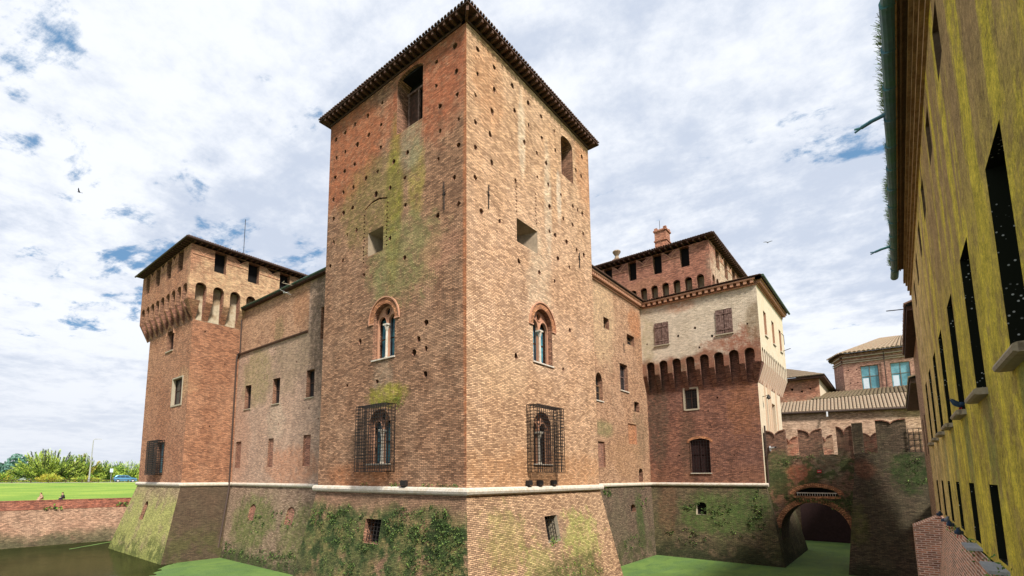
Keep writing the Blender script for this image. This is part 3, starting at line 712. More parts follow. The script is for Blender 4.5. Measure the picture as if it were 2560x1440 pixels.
# ------------------------------------------------------------------ corner tower
XM, YM, XE, YE, ZT = 18.17, 15.65, 32.1, 28.2, 24.35
HL = [(16.5,23.4),(17.9,23.3),(16.4,21.8),(17.9,21.8),(16.3,20.4),(17.6,20.4),(16.2,18.9),(17.6,18.9),(16.2,17.4),(17.7,17.3),(16.5,15.7),(22.6,23.3),(24.1,23.1),(25.4,23.2),(22.7,21.8),(26.5,23.1),(23.9,21.7),(27.6,23.1),(25.1,21.6),(26.4,21.7),(22.7,20.3),(27.4,21.7),(25.3,20.3),(20.2,18.8),(21.4,18.8),(22.9,18.8),(26.4,20.3),(24.1,18.8),(27.5,20.3),(20.4,17.3),(25.4,18.7),(21.7,17.2),(26.5,18.8),(23.0,17.3),(27.6,18.7),(25.4,17.3),(20.3,15.6),(26.4,17.3),(27.5,17.3),(16.2,14.1),(17.7,14.0),(24.9,15.6),(21.6,14.0),(27.4,15.6),(25.9,15.6),(26.3,14.0),(20.3,12.4),(27.7,14.0),(24.0,12.4),(18.5,8.2),(24.2,8.2),(18.5,6.8),(19.4,6.7),(25.4,5.6),(22.5,5.5),(18.5,5.4),(19.1,7.4)]
HR = [(19.1,23.4),(20.6,23.3),(19.1,21.9),(20.6,21.9),(18.9,20.5),(20.4,20.4),(22.4,23.3),(24.1,23.2),(22.6,21.8),(18.9,18.9),(20.2,18.9),(25.6,23.2),(24.1,21.7),(25.6,21.7),(23.6,20.3),(27.2,23.1),(18.9,17.4),(20.3,17.3),(25.0,20.3),(27.3,21.7),(26.1,20.2),(25.0,18.7),(18.9,15.7),(31.1,23.2),(30.1,21.7),(30.9,21.6),(26.3,18.8),(22.6,17.3),(19.4,14.0),(21.0,14.1),(27.9,18.8),(26.4,17.3),(29.5,18.7),(30.2,18.7),(30.9,18.7),(28.1,17.2),(29.4,17.3),(26.3,15.6),(27.0,15.6),(30.9,17.2),(28.5,15.7),(22.8,12.4),(27.3,14.1),(25.0,12.4),(28.8,14.0),(26.8,12.4),(30.9,15.6),(29.9,15.6),(28.6,9.6),(27.6,6.8),(22.4,6.7)]
F1, F2 = FL(XM), FF(YM)
T = thing('brick_tower', 'tall square brick tower in the centre with overhanging wooden eaves', 'tower', (XM, YM, ZW))
dots = []
rr = random.Random(3)
def dot(u, v, a=.07, b=.05): return dict(loop=[(u-a, v-b), (u+a, v-b*.7), (u+a*.8, v+b), (u-a, v+b*.8)], d=.12, rm='brick_reveal', bm='dark_inside')
dl = [dot(24.12+rr.uniform(-.04,.04), 13.2+i*.24) for i in range(14)]+[dot(21.93+rr.uniform(-.04,.04), 13.7+i*.24) for i in range(12)]
topslot = dict(loop=[(21.95, 16.62), (22.7, 16.86), (23.4, 16.86), (24.1, 16.62), (24.1, 16.70), (23.4, 16.97), (22.7, 16.97), (21.95, 16.72)], d=.12, rm='brick_reveal', bm='dark_inside')
dr = [dot(22.62+rr.uniform(-.05,.05), 15.4+i*.22) for i in range(9)]+[dot(24.75+rr.uniform(-.05,.05), 15.5+i*.24) for i in range(9)]
op_top_l = dict(loop=arch(18.97, 21.2, 20.4, 23.75, .42), d=1.0, rm='brick_reveal', bm='dark_inside')
op_mid_l = dict(loop=rect(22.25, 23.68, 13.45, 14.98), back=rect(22.3, 23.35, 13.6, 14.75), d=1.0, rm='splay_plaster', bm='dark_inside')
op_bif_l = dict(loop=[(21.05, 6.8), (22.97, 6.8)]+[(22.01+.96*math.cos(a), 9.05+1.0*math.sin(a)) for a in [math.pi*i/16 for i in range(17)]], d=.7, rm='brick_reveal', bm='dark_inside')
def big(uc, zb, zs, half): return dict(loop=[(uc-half, zb), (uc+half, zb)]+[(uc+half*math.cos(a), zs+half*1.04*math.sin(a)) for a in [math.pi*i/16 for i in range(17)]], d=.7, rm='brick_reveal', bm='dark_inside')
holes = [op_top_l, op_mid_l, big(22.0, 6.8, 9.05, .97), big(22.2, .75, 2.85, .97), topslot]+dl+[h for h in putlog(HL)]
m = MB()
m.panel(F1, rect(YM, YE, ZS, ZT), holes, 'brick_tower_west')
holes2 = [dict(loop=arch(28.05, 29.65, 20.4, 23.0, .45), d=.9, rm='brick_reveal', bm='dark_inside'),
          dict(loop=rect(22.65, 24.85, 13.55, 15.0), back=rect(22.7, 24.1, 13.65, 14.75), d=1.0, rm='splay_plaster', bm='dark_inside'),
          big(25.25, 6.75, 9.0, 1.08), big(25.0, .75, 2.8, .97)]+dr+putlog(HR)
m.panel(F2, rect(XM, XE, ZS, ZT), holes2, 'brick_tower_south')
m.poly([(XE, YM, ZS), (XE, YE, ZS), (XE, YE, ZT), (XE, YM, ZT)], 'brick_tower_south')
m.poly([(XM, YE, ZS), (XE, YE, ZS), (XE, YE, ZT), (XM, YE, ZT)], 'brick_tower_west')
m.build('wall', T)
k = .175; h_ = ZS-ZW+.2; s_b = k*h_; z0, z1 = ZS, ZW-.2
mb = MB()
bw = dict(loop=rect(21.45, 22.95, -3.6, -2.3), d=.7, rm='brick_reveal', bm='dark_inside')
mb.panel(FLs(XM, k, ZS), [(YM, z0), (YM-s_b, z1), (YE+s_b, z1), (YE, z0)], [dict(bw, loop=rect(21.5, 22.85, -3.6, -2.3))], 'brick_base_west')
mb.panel(FFs(YM, k, ZS), [(XM, z0), (XM-s_b, z1), (XE+s_b, z1), (XE, z0)], [dict(loop=rect(24.6, 25.95, -3.65, -2.2), d=.7, rm='window_stone', bm='dark_inside')], 'brick_base_south')
mb.poly([(XE, YM, z0), (XE+s_b, YM-s_b, z1), (XE+s_b, YE+s_b, z1), (XE, YE, z0)], 'brick_base_south')
mb.poly([(XM, YE, z0), (XM-s_b, YE+s_b, z1), (XE+s_b, YE+s_b, z1), (XE, YE, z0)], 'brick_base_west')
mb.build('base', T)
torus_course('string_course', T, [(XM-.05, YE+.25, ZS), (XM-.05, YM-.05, ZS), (XE+.25, YM-.05, ZS)], .20)
bifora(T, F1, 22.0, 6.8, 9.05, .95, 'glass_blue'); bifora(T, F2, 25.25, 6.75, 9.0, 1.06, 'glass_blue')
bifora(T, F1, 22.2, .75, 2.85, .95, 'glass_blue', False); bifora(T, F2, 25.0, .75, 2.8, .95, 'glass_dark', False)
grille('window_grille', T, F1, 20.85, 23.45, .3, 4.02, .72, 13, 20, .021)
grille('window_grille', T, F2, 23.35, 26.25, .28, 4.05, .72, 13, 20, .021)
# top openings: wooden frames set deep in the wall
for F, a, b, c, zt in ((F1, 18.97, 21.2, 20.4, 23.4), (F2, 28.05, 29.65, 20.4, 22.9)):
    m = MB()
    for u in (a+.08, (a+b)/2+.1, b-.14): m.fbox(F, u-.06, u+.06, c, zt, -.95, -.82, 'shutter_wood')
    m.fbox(F, a, b, zt, zt+.13, -.96, -.8, 'shutter_wood'); m.fbox(F, (a+b)/2+.18, b-.2, c, c+(zt-c)*.98, -.97, -.9, 'dark_wood')
    m.build('window_frame', T)
grille('window_grille', T, F1, 22.35, 23.15, 13.78, 14.6, -.7, 3, 4, .02)
grille('window_grille', T, F2, 22.95, 23.9, 13.76, 14.7, -.8, 5, 5, .02)
grille('window_grille', T, lambda u, v, w=0: FLs(XM, k, ZS)(u, v, w), 21.5, 22.85, -3.6, -2.3, -.25, 5, 6, .02)
grille('window_grille', T, lambda u, v, w=0: FFs(YM, k, ZS)(u, v, w), 24.6, 25.95, -3.65, -2.2, -.25, 5, 6, .02)
for F, u, za, zb in ((F1, 17.18, 14.1, 15.7), (F2, 19.95, 14.4, 15.75), (F2, 30.15, 14.4, 15.5)):
    m = MB(); m.bar(F(u, za, .05), F(u+.03, zb, .05), .03, 'iron', 6); m.bar(F(u-.16, (za+zb)/2+.25, .05), F(u+.14, (za+zb)/2+.1, .06), .025, 'iron', 5)
    m.bar(F(u, (za+zb)/2+.1, -.05), F(u, (za+zb)/2+.1, .1), .05, 'iron', 6); m.build('iron_anchor', T)
hip_roof('roof', T, XM-.62, YM-.62, XE+.62, YE+.62, 24.82, .32, .12)
rafters(T, F1, YM+.25, YE-.1, 24.7, .56, 28, .20, .12)
rafters(T, F2, XM+.25, XE-.1, 24.7, .56, 31, .20, .12)
m = MB(); m.hexa([Vector((XM, YM, 24.35))+Vector(q) for q in ((-.55,-.45,0),(-.45,-.55,0),(.1,0,0),(0,.1,0),(-.55,-.45,.33),(-.45,-.55,.33),(.1,0,.33),(0,.1,.33))], 'rafter_wood'); m.build('corner_rafter', T)
m = MB()
for q in (rect(YM-.02, YE+.02, 24.28, 24.5),): m.fbox(F1, YM, YE, 24.36, 24.5, -.3, .06, 'dark_wood')
m.fbox(F2, XM-.06, XE, 24.36, 24.5, -.3, .06, 'dark_wood'); m.build('wall_plate', T)
m = MB(); m.box((XM+.2, YM+.2, 24.0), (XE-.2, YE-.2, 24.3), 'dark_inside'); m.build('attic_floor', T)
# floodlights standing on the string course: things of their own
def floodlight(F, u, lab):
    m = MB(); m.fbox(F, u-.14, u+.14, ZS+.17, ZS+.22, .0, .22, 'iron')
    a = F(u, ZS+.34, .12)
    m.fbox(F, u-.19, u+.19, ZS+.25, ZS+.5, .04, .26, 'iron'); m.fbox(F, u-.15, u+.15, ZS+.5, ZS+.53, .06, .24, 'glass_dark'); m.bar(F(u-.19, ZS+.2, .15), F(u-.19, ZS+.42, .15), .02, 'iron', 4); m.bar(F(u+.19, ZS+.2, .15), F(u+.19, ZS+.42, .15), .02, 'iron', 4)
    tag(m.build('floodlight'), lab, 'floodlight', 'floodlights on the stone course')
floodlight(F1, 19.9, 'small black floodlight on white stone course, left face of central tower')
floodlight(F2, 23.3, 'small black floodlight on stone course below left edge of right caged window')
floodlight(F2, 24.4, 'small black floodlight on stone course under middle of right caged window')
floodlight(F2, 25.9, 'small black floodlight on stone course below right edge of right caged window')

# ------------------------------------------------------------------ curtain wall to the left
XC = 22.75; FC = FL(XC)
T = thing('curtain_wall', 'mossy brick curtain wall between the central tower and the left tower', 'wall', (XC, 39, ZW))
wins = [(47.5, 48.75), (42.0, 43.25), (36.38, 37.6)]
hl = [dict(loop=rect(a, b, 6.65, 9.02), d=.45, rm='brick_reveal', bm='dark_inside') for a, b in wins]
hl += [dict(loop=rect(a, b, .9, 3.5), d=.13, rm='brick_reveal', bm='brick_infill_fin_shade') for a, b in ((48.95, 50.1), (42.65, 43.6), (36.6, 37.7))]
hl += [dict(loop=rect(35.0, 35.75, 11.4, 14.2), d=.5, rm='brick_reveal', bm='dark_inside')]
rr = random.Random(9)
hl += putlog([(rr.uniform(35, 50), rr.uniform(4, 6)) for _ in range(7)]+[(rr.uniform(36, 50), rr.uniform(9.8, 12)) for _ in range(3)], .12)
m = MB(); m.panel(FC, rect(28.0, 50.7, ZS, 17.0), hl, 'brick_curtain_west'); m.build('wall', T)
m = MB(); m.panel(lambda u, v, w=0: Vector((XC-.02, u, v)), rect(37.6, 50.7, 12.5, 17.0), [], 'brick_curtain_upper'); m.build('patched_wall', T)['label'] = 'smoother orange brick upper wall above the ledge'
m = MB(); kc = .215; mbase = kc*7.0
nic = [dict(loop=arch(a, b, -3.9, -2.9, .45, 8), d=.12, rm='brick_reveal', bm='brick_infill_fin_shade') for a, b in ((44.4, 45.5), (37.8, 39.0))]
m.panel(FLs(XC, kc, ZS), rect(27.5, 51.0, ZW-.2, ZS), nic, 'brick_curtain_base'); m.build('base', T)
torus_course('string_course', T, [(XC-.04, 50.7, ZS), (XC-.04, 28.1, ZS)], .17)
for a, b in wins: simple_window(T, FC, a, b, 6.65, 9.02, .4, 'glass_dark', 'dark_wood'); sill(T, FC, a, b, 6.65, .08, .08, 'window_stone')
m = MB()
for i in range(66): m.fbox(FC, 37.65+i*.2, 37.65+i*.2+.11, 12.40, 12.5, .0, .14, 'roof_tile')
m.fbox(FC, 37.6, 50.6, 12.505, 12.57, -.01, .17, 'roof_tile'); m.build('brick_ledge', T)
m = MB(); m.tube([(XC-.42, 28.0, 17.22), (XC-.42, 50.8, 17.22)], .10, 'green_gutter', 8); m.build('gutter', T)
m = MB(); m.box((XC-.40, 28.0, 17.0), (XC+.3, 50.9, 17.12), 'dark_wood')
tiles(m, (XC-.45, 28.0, 17.18), (XC-.45, 50.9, 17.18), (XC+5, 28.0, 18.9), (XC+5, 50.9, 18.9), rows=4); m.build('roof', T)
m = MB(); m.tube([(XC-.42, 50.2, 17.2), (XC-.14, 50.15, 16.7), (XC-.14, 50.1, 12.62)], .07, 'rust_pipe', 8)
m.tube([(XC-.14, 50.1, 12.62), (XC-.22, 50.43, 12.45), (XC-.30, 50.43, 11.9), (XC-.30, 50.43, ZS+.2), (XC-.33, 50.35, ZS-.4), (XC-1.55, 49.1, -6.6)], .085, 'rust_pipe', 8); m.build('drainpipe', T)
tag(MB.build((lambda q: (q.tube([(XC-.5, 39.8, 17.05), (XC-1.5, 39.7, 16.95)], .035, 'window_stone', 5), q.tube([(XC-1.5, 39.7, 16.95), (XC-1.6, 39.2, 16.93)], .03, 'window_stone', 5), q)[2])(MB()), 'water_spout'), 'pale thin metal spout under the left gutter', 'spout')

# ------------------------------------------------------------------ left tower
XL, YL, XL1, YL1 = 18.1, 50.6, 30.5, 62.6; ov = .9
G1, G2, U1, U2 = FL(XL), FF(YL), FL(XL-ov), FF(YL-ov)
T = thing('brick_tower', 'left square brick tower with bracketed battlements and dark eaves', 'tower', (XL, YL, ZW))
m = MB()
hl = [dict(loop=arch(55.35, 57.15, 12.95, 14.7, .9), d=.5, rm='brick_reveal', bm='dark_inside'), dict(loop=rect(52.05, 54.5, 7.05, 9.7), d=.35, rm='window_stone', bm='dark_inside'),
      dict(loop=rect(55.8, 57.8, .35, 3.5), d=.5, rm='brick_reveal', bm='dark_inside')]
m.panel(G1, rect(YL, YL1, ZS, 19.0), hl, 'brick_far_tower')
m.panel(G2, rect(XL, XL1, ZS, 19.0), putlog([(19.3, 14.2), (21.4, 11.3), (20.3, 4.9)], .12), 'brick_far_tower')
m.poly([(XL1, YL, ZS), (XL1, YL1, ZS), (XL1, YL1, 19), (XL1, YL, 19)], 'brick_far_tower'); m.poly([(XL, YL1, ZS), (XL1, YL1, ZS), (XL1, YL1, 19), (XL, YL1, 19)], 'brick_far_tower')
m.build('wall', T)
kf = .265; s_b = kf*7.0
m = MB(); m.panel(FLs(XL, kf, ZS), [(YL, ZS), (YL-s_b, ZW-.2), (YL1+s_b, ZW-.2), (YL1, ZS)], [dict(loop=arch(57.2, 58.3, -4.2, -2.9, .5, 6), d=.3, rm='brick_reveal', bm='dark_board')], 'brick_far_base')
m.panel(FFs(YL, kf, ZS), [(XL, ZS), (XL-s_b, ZW-.2), (XL1+s_b, ZW-.2), (XL1, ZS)], [], 'brick_far_base_south')
m.poly([(XL, YL1, ZS), (XL-s_b, YL1+s_b, ZW-.2), (XL1+s_b, YL1+s_b, ZW-.2), (XL1, YL1, ZS)], 'brick_far_base'); m.build('base', T)
torus_course('string_course', T, [(XL1, YL1+.04, ZS), (XL-.04, YL1+.04, ZS), (XL-.04, YL-.04, ZS), (XC+.2, YL-.04, ZS)], .19)
def top_outline(u0, u1, zt, ops, merl=True):
    """wall top with swallow-tail dips between the openings, running from u1 back to u0"""
    return [(u1, zt), (u0, zt)]
def corner_corbel(T, X, Y, ox, oy, zb, zs, fx, fy, mat):
    m = MB(); d = .003; b = [(X-d, Y-d, zb), (X+.25, Y-d, zb), (X+.25, Y+.25, zb), (X-d, Y+.25, zb)]
    x0, y0 = X-ox+d, Y-oy+d; t = [(x0, y0, zs), (X+.25, y0, zs), (X+.25, Y+.25, zs), (x0, Y+.25, zs)]
    # two slanted wings as wide as the first piers, meeting on the corner
    m.hexa([(X-d, Y-d, zb), (X+.2, Y-d, zb), (X+.2, Y+.2, zb), (X-d, Y+.2, zb), (x0, y0, zs), (x0+fx, y0, zs), (x0+fx, Y+.2, zs), (x0, Y+.2, zs)], mat)
    m.hexa([(X-d, Y-d, zb), (X+.2, Y-d, zb), (X+.2, Y+.2, zb), (X-d, Y+.2, zb), (x0+.001, y0+.001, zs), (X+.2, y0+.001, zs), (X+.2, y0+fy, zs), (x0+.001, y0+fy, zs)], mat)
    m.hexa([(x0, y0, zs), (x0+fx, y0, zs), (x0+fx, y0+fy, zs), (x0, y0+fy, zs), (x0, y0, zs+.5), (x0+fx, y0, zs+.5), (x0+fx, y0+fy, zs+.5), (x0, y0+fy, zs+.5)], mat)
    m.build('corner_corbel', T)
def battlement(T, U, u0, u1, n, hw, ops, zs, za, zt, zb, mat, off, sw, e0=0.0, bk='corbel_plaster'):
    body = lambda u, v, w=0: U(u, v, w-off)
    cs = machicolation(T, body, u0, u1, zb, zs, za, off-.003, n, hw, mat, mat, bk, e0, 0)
    hs = [dict(loop=rect(a, b, zt-2.15, zt-.03), d=.55, rm='brick_reveal', bm='dark_inside') for a, b in ops]
    # dips of the swallow tails, left dark under the eaves
    gaps = [(ops[i][1], ops[i+1][0]) if ops[i][1] < ops[i+1][0] else (ops[i+1][1], ops[i][0]) for i in range(len(ops)-1)]
    for a, b in gaps:
        c = (a+b)/2+ (b-a)*.12; r = (b-a)*.30
        hs.append(dict(loop=[(c-r, zt-.04), (c-r*.6, zt-.22), (c-r*.15, zt-.34), (c+r*.1, zt-.62), (c+r*.3, zt-.34), (c+r*.7, zt-.22), (c+r, zt-.04)], d=.4, rm='brick_reveal', bm='dark_inside'))
    m = MB(); ol = notched(u0, u1, zs, za, zt, cs, hw)
    m.panel(U, ol, hs, mat)
    # underside of the notches
    for c in cs:
        arc = [(c-hw, zs)]+[(c+hw*math.cos(a), za-hw+hw*math.sin(a)) for a in [math.pi*(1-i/8) for i in range(9)]]+[(c+hw, zs)]
        for p, q in zip(arc[:-1], arc[1:]): m.poly([U(p[0], p[1], 0), U(q[0], q[1], 0), U(q[0], q[1], -.35), U(p[0], p[1], -.35)], 'brick_reveal')
        m.poly([U(p[0], p[1], -.35) for p in arc], 'dark_inside') if False else None
    m.build('battlement_wall', T)
    for a, b in gaps+sw:
        c = (a+b)/2; r = (b-a)*.47; m = MB()
        swallow(m, U, c, r, zt-.12, .75); m.fbox(U, a+.05, b-.05, zt-.95, zt-.90, 0, .05, 'terracotta')
        m.build('merlon_moulding', T)
    return cs
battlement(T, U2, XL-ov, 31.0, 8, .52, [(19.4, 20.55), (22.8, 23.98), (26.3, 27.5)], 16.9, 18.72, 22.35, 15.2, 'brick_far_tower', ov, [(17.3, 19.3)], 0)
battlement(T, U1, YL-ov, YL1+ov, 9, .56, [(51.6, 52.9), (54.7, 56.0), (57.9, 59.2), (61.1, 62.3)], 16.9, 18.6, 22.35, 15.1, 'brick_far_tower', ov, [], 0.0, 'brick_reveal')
corner_corbel(T, XL, YL, .9, .9, 15.2, 16.9, .6, .5, 'brick_far_tower')
m = MB(); m.box((XL-.2, YL-.2, 22.0), (31, 63, 22.3), 'dark_inside'); m.poly([(31, YL-ov, 17), (31, 63.5, 17), (31, 63.5, 22.3), (31, YL-ov, 22.3)], 'brick_far_tower')
m.poly([(XL-ov, 63.5, 17), (31, 63.5, 17), (31, 63.5, 22.3), (XL-ov, 63.5, 22.3)], 'brick_far_tower'); m.build('attic', T)
hip_roof('roof', T, XL-ov-.58, YL-ov-.58, 31.6, 64.1, 22.72, .35, .10)
rafters(T, U1, YL-ov+.2, 63.4, 22.6, .5, 26, .16, .11); rafters(T, U2, XL-ov+.2, 31.4, 22.6, .5, 26, .16, .11)
m = MB(); m.tube([(XL-ov-.66, 64.1, 22.62), (XL-ov-.66, YL-ov-.66, 22.62), (31.6, YL-ov-.66, 22.62)], .09, 'rust_pipe', 6); m.build('gutter', T)
wdo = simple_window(T, G1, 55.35, 57.15, 12.95, 15.4, .45, 'dark_board', 'rafter_wood', False)
m = MB(); m.tube([G1(56.25+1.0*math.cos(a), 14.7+1.0*math.sin(a), .03) for a in [math.pi*i/12 for i in range(13)]], .09, 'terracotta', 5); m.build('window_arch', T)
sill(T, G1, 55.35, 57.15, 12.95, .1, .1, 'window_stone')
simple_window(T, G1, 52.05, 54.5, 7.05, 9.7, .3, 'glass_dark', 'dark_wood'); 
m = MB()
for a, b, c, d_ in ((51.9, 52.05, 6.9, 9.83), (54.5, 54.65, 6.9, 9.83), (52.05, 54.5, 9.7, 9.83), (52.05, 54.5, 6.9, 7.05)): m.fbox(G1, a, b, c, d_, .0, .06, 'window_stone')
m.build('window_surround', T)
simple_window(T, G1, 55.8, 57.8, .35, 3.5, .4, 'glass_blue', 'dark_wood')
grille('window_grille', T, G1, 55.6, 58.6, .25, 3.65, .65, 11, 16, .035)
m = MB(); m.bar((25.0, 56, 24.5), (25.0, 56, 30.2), .035, 'iron', 5); m.bar((25,56,24.3), (25,56,24.9), .07, 'iron', 6); tag(m.build('antenna'), 'thin lightning mast on the roof of the left tower', 'antenna')

# ------------------------------------------------------------------ curtain wall to the right
YC = 19.2; FR = FF(YC); XG = 51.05
T = thing('curtain_wall', 'sunlit tan brick curtain wall between the central tower and the gate tower', 'wall', (42, YC, ZW))
hl = [dict(loop=rect(41.35, 42.5, 13.45, 14.5), d=.5, rm='brick_reveal', bm='dark_inside'), dict(loop=rect(46.45, 48.35, 13.0, 14.05), d=.5, rm='brick_reveal', bm='dark_inside'),
      dict(loop=rect(44.5, 46.3, 8.15, 10.75), d=.5, rm='brick_reveal', bm='dark_inside'), dict(loop=arch(39.35, 40.7, 6.6, 8.1, 1.0), d=.45, rm='brick_reveal', bm='dark_inside'),
      dict(loop=rect(47.6, 48.9, 6.4, 7.4), d=.4, rm='brick_reveal', bm='dark_inside'), dict(loop=rect(39.45, 40.75, .85, 3.05), d=.15, rm='brick_reveal', bm='brick_infill_fin_shade'),
      dict(loop=rect(45.9, 47.9, 3.15, 5.1), d=.10, rm='terracotta', bm='brick_lintel'), dict(loop=arch(48.0, 49.0, -.45, .45, .4, 6), d=.4, rm='brick_reveal', bm='dark_inside')]
rr = random.Random(19)
hl += putlog([(43.6, 11.6), (41.2, 11.0), (44.2, 5.9), (41.5, 9.8), (49.8, 11.6), (42.5, 7.2), (48.0, 11.2)], .13)
m = MB(); m.panel(FR, rect(31.9, XG+.4, ZS, 17.7), hl, 'brick_curtain_south'); m.build('wall', T)
m = MB(); m.panel(FFs(YC, .105, ZS), rect(31.9, XG+.6, ZW-.2, ZS), [dict(loop=arch(45.2, 46.3, -3.2, -2.8, .3, 6), d=.35, rm='brick_reveal', bm='dark_inside')], 'brick_curtain_south_base'); m.build('base', T)
torus_course('string_course', T, [(31.9, YC-.04, ZS), (XG-.04, YC-.04, ZS)], .17)
simple_window(T, FR, 44.5, 46.3, 8.15, 10.75, .4, 'glass_dark', 'shutter_wood'); sill(T, FR, 44.5, 46.3, 8.15, .1)
simple_window(T, FR, 39.35, 40.7, 6.6, 8.0, .35, 'glass_dark', 'window_frame_brown'); sill(T, FR, 39.35, 40.7, 6.6, .08)
for a, b, c, d_ in ((41.35, 42.5, 13.45, 14.5), (46.45, 48.35, 13.0, 14.05)): simple_window(T, FR, a, b, c, d_, .4, 'glass_dark', 'window_frame_brown')
def cornice(T, F, u0, u1, z, n, mat='terracotta', proj=.42, ca=0.0, cb=0.0):
    m = MB(); m.fbox(F, u0, u1, z-.62, z-.54, 0, .09, mat); m.fbox(F, u0-ca, u1+cb, z-.16, z-.02, 0, proj, mat); m.fbox(F, u0, u1, z-.54, z-.16, 0, .05, 'brick_infill_fin_shade')
    m.build('cornice', T)
    sp = (u1-u0)/n
    m = MB(); m.fbox(F, u0+sp*.25, u0+sp*.75, z-.46, z-.165, .04, proj-.06, mat); b0 = m.build('cornice_bracket', T); o = F(1, 0)-F(0, 0)
    for i in range(1, n): rep(b0, o*(sp*i))
cornice(T, FR, 32.1, XG-.6, 18.1, 52)
m = MB(); tiles(m, (32, YC-.55, 18.15), (XG+.5, YC-.55, 18.15), (32, YC+4, 19.6), (XG+.5, YC+4, 19.6), rows=5); m.build('roof', T)
m = MB(); m.bar((45.6, YC-.04, 11.9), (45.6, YC-.04, 12.9), .03, 'iron', 5); m.build('iron_anchor', T)

# ------------------------------------------------------------------ gate tower (right)
YG, YGN, XGE = 9.05, 19.25, 62.2; XU, YU = 50.2, 8.45
H1, H2, V1, V2 = FL(XG), FF(YG), FL(XU), FF(YU)
T = thing('gate_tower', 'brick gate tower with cream plastered side and shuttered upper windows', 'tower', (XG, YG, ZW))
hl = [dict(loop=rect(14.3, 15.45, 6.62, 8.6), d=.3, rm='window_stone', bm='dark_inside'), dict(loop=arch(13.45, 15.2, .4, 3.4, .32, 8), d=.3, rm='brick_reveal', bm='dark_inside')]
hl += putlog([(12.5, 7.5), (13.4, 6.3), (13.3, 4.9), (16.3, 2.1), (15.7, 10.3), (11.4, 2.0)], .12)
m = MB(); m.panel(H1, rect(YG, YGN, ZS, 12.0), hl, 'brick_gate_tower')
m.poly([(XG, YGN, ZS), (XGE, YGN, ZS), (XGE, YGN, 12), (XG, YGN, 12)], 'brick_gate_tower'); m.poly([(XGE, YG, ZS), (XGE, YGN, ZS), (XGE, YGN, 12), (XGE, YG, 12)], 'cream_plaster'); m.build('wall', T)
m = MB(); pil = [(XG, XG+2.9), (XG+5.0, XG+7.0), (XG+9.0, XGE)]
hg = [dict(loop=rect(XG+3.3, XG+3.9, 2.6, 7.6), d=.35, rm='cream_plaster', bm='dark_board'), dict(loop=rect(XG+5.6, XG+7.9, 3.8, 7.3), d=.4, rm='cream_plaster', bm='brick_lintel'), dict(loop=rect(XG+3.3, XG+4.6, -.5, 2.2), d=.3, rm='terracotta', bm='brick_lintel')]
m.panel(H2, rect(XG, XGE, ZS, 12.0), hg, 'cream_plaster')
for a, b in ((XG+2.6, XG+2.75), (XG+4.2, XG+4.4), (XG+5.2, XG+5.35), (XG+8.3, XG+8.5)): m.fbox(H2, a, b, 1.5, 9.6, .0, .12, 'corbel_cream')
m.fbox(H2, XG+5.3, XG+8.2, 3.5, 3.78, 0, .35, 'white_stone'); m.build('plastered_wall', T)
kg = .20; s_b = kg*7.0
m = MB(); m.panel(FLs(XG, kg, ZS), [(YG, ZS), (YG-s_b*.9, ZW-.2), (YGN+.2, ZW-.2), (YGN+.2, ZS)], [dict(loop=arch(13.95, 14.85, -3.5, -2.65, .3, 6), d=.5, rm='window_stone', bm='dark_inside')], 'brick_gate_base')
m.poly([(XG, YG, ZS), (XG-s_b, YG-s_b*.9, ZW-.2), (XGE+s_b, YG-s_b*.9, ZW-.2), (XGE, YG, ZS)], 'brick_gate_base')
m.poly([(XGE, YG, ZS), (XGE+s_b, YG-s_b*.9, ZW-.2), (XGE+s_b, YGN, ZW-.2), (XGE, YGN, ZS)], 'brick_gate_base'); m.build('base', T)
torus_course('string_course', T, [(XG-.04, YGN, ZS), (XG-.04, YG-.25, ZS)], .17)
hs = [dict(loop=rect(16.42, 17.78, 13.3, 15.6), d=.1, rm='brick_reveal', bm='dark_inside'), dict(loop=rect(10.6, 12.0, 13.35, 15.7), d=.1, rm='brick_reveal', bm='dark_inside')]
hs += putlog([(18.6, 13.6), (15.5, 13.9), (13.6, 12.4), (12.4, 13.3), (9.4, 13.9), (13.9, 14.4)], .16)
body = lambda u, v, w=0: V1(u, v, w-(XG-XU))
cs = machicolation(T, body, YU, YGN, 8.5, 10.3, 11.68, (XG-XU)-.003, 8, .42, 'brick_gate_upper', 'brick_gate_tower', 'brick_gate_tower', .08)
m = MB(); m.panel(V1, notched(YU, YGN, 10.3, 11.68, 17.6, cs, .42), hs, 'brick_gate_upper')
for c in cs:
    arc = [(c-.42, 10.3)]+[(c+.42*math.cos(a), 11.26+.42*math.sin(a)) for a in [math.pi*(1-i/8) for i in range(9)]]+[(c+.42, 10.3)]
    for p, q in zip(arc[:-1], arc[1:]): m.poly([V1(p[0], p[1], 0), V1(q[0], q[1], 0), V1(q[0], q[1], -.35), V1(p[0], p[1], -.35)], 'brick_reveal')
m.build('upper_wall', T)
corner_corbel(T, XG, YG, .85, .6, 8.5, 10.3, .42, .5, 'brick_gate_tower')
XU1 = 63.6
body2 = lambda u, v, w=0: V2(u, v, w-(YG-YU))
cs2 = machicolation(T, body2, XU, XU1, 8.6, 10.3, 11.7, (YG-YU)-.003, 13, .30, 'corbel_cream', 'corbel_cream', 'brick_reveal')
m = MB(); m.panel(V2, notched(XU, XU1, 10.3, 11.7, 17.6, cs2, .30), [dict(loop=rect(a, a+1.25, 13.2, 15.6), d=.35, rm='terracotta', bm='dark_inside') for a in (52.6, 56.6, 60.6)], 'cream_plaster')
m.poly([(XU1, YU, 10.2), (XU1, YGN, 10.2), (XU1, YGN, 17.6), (XU1, YU, 17.6)], 'cream_plaster'); m.build('cream_upper_wall', T)
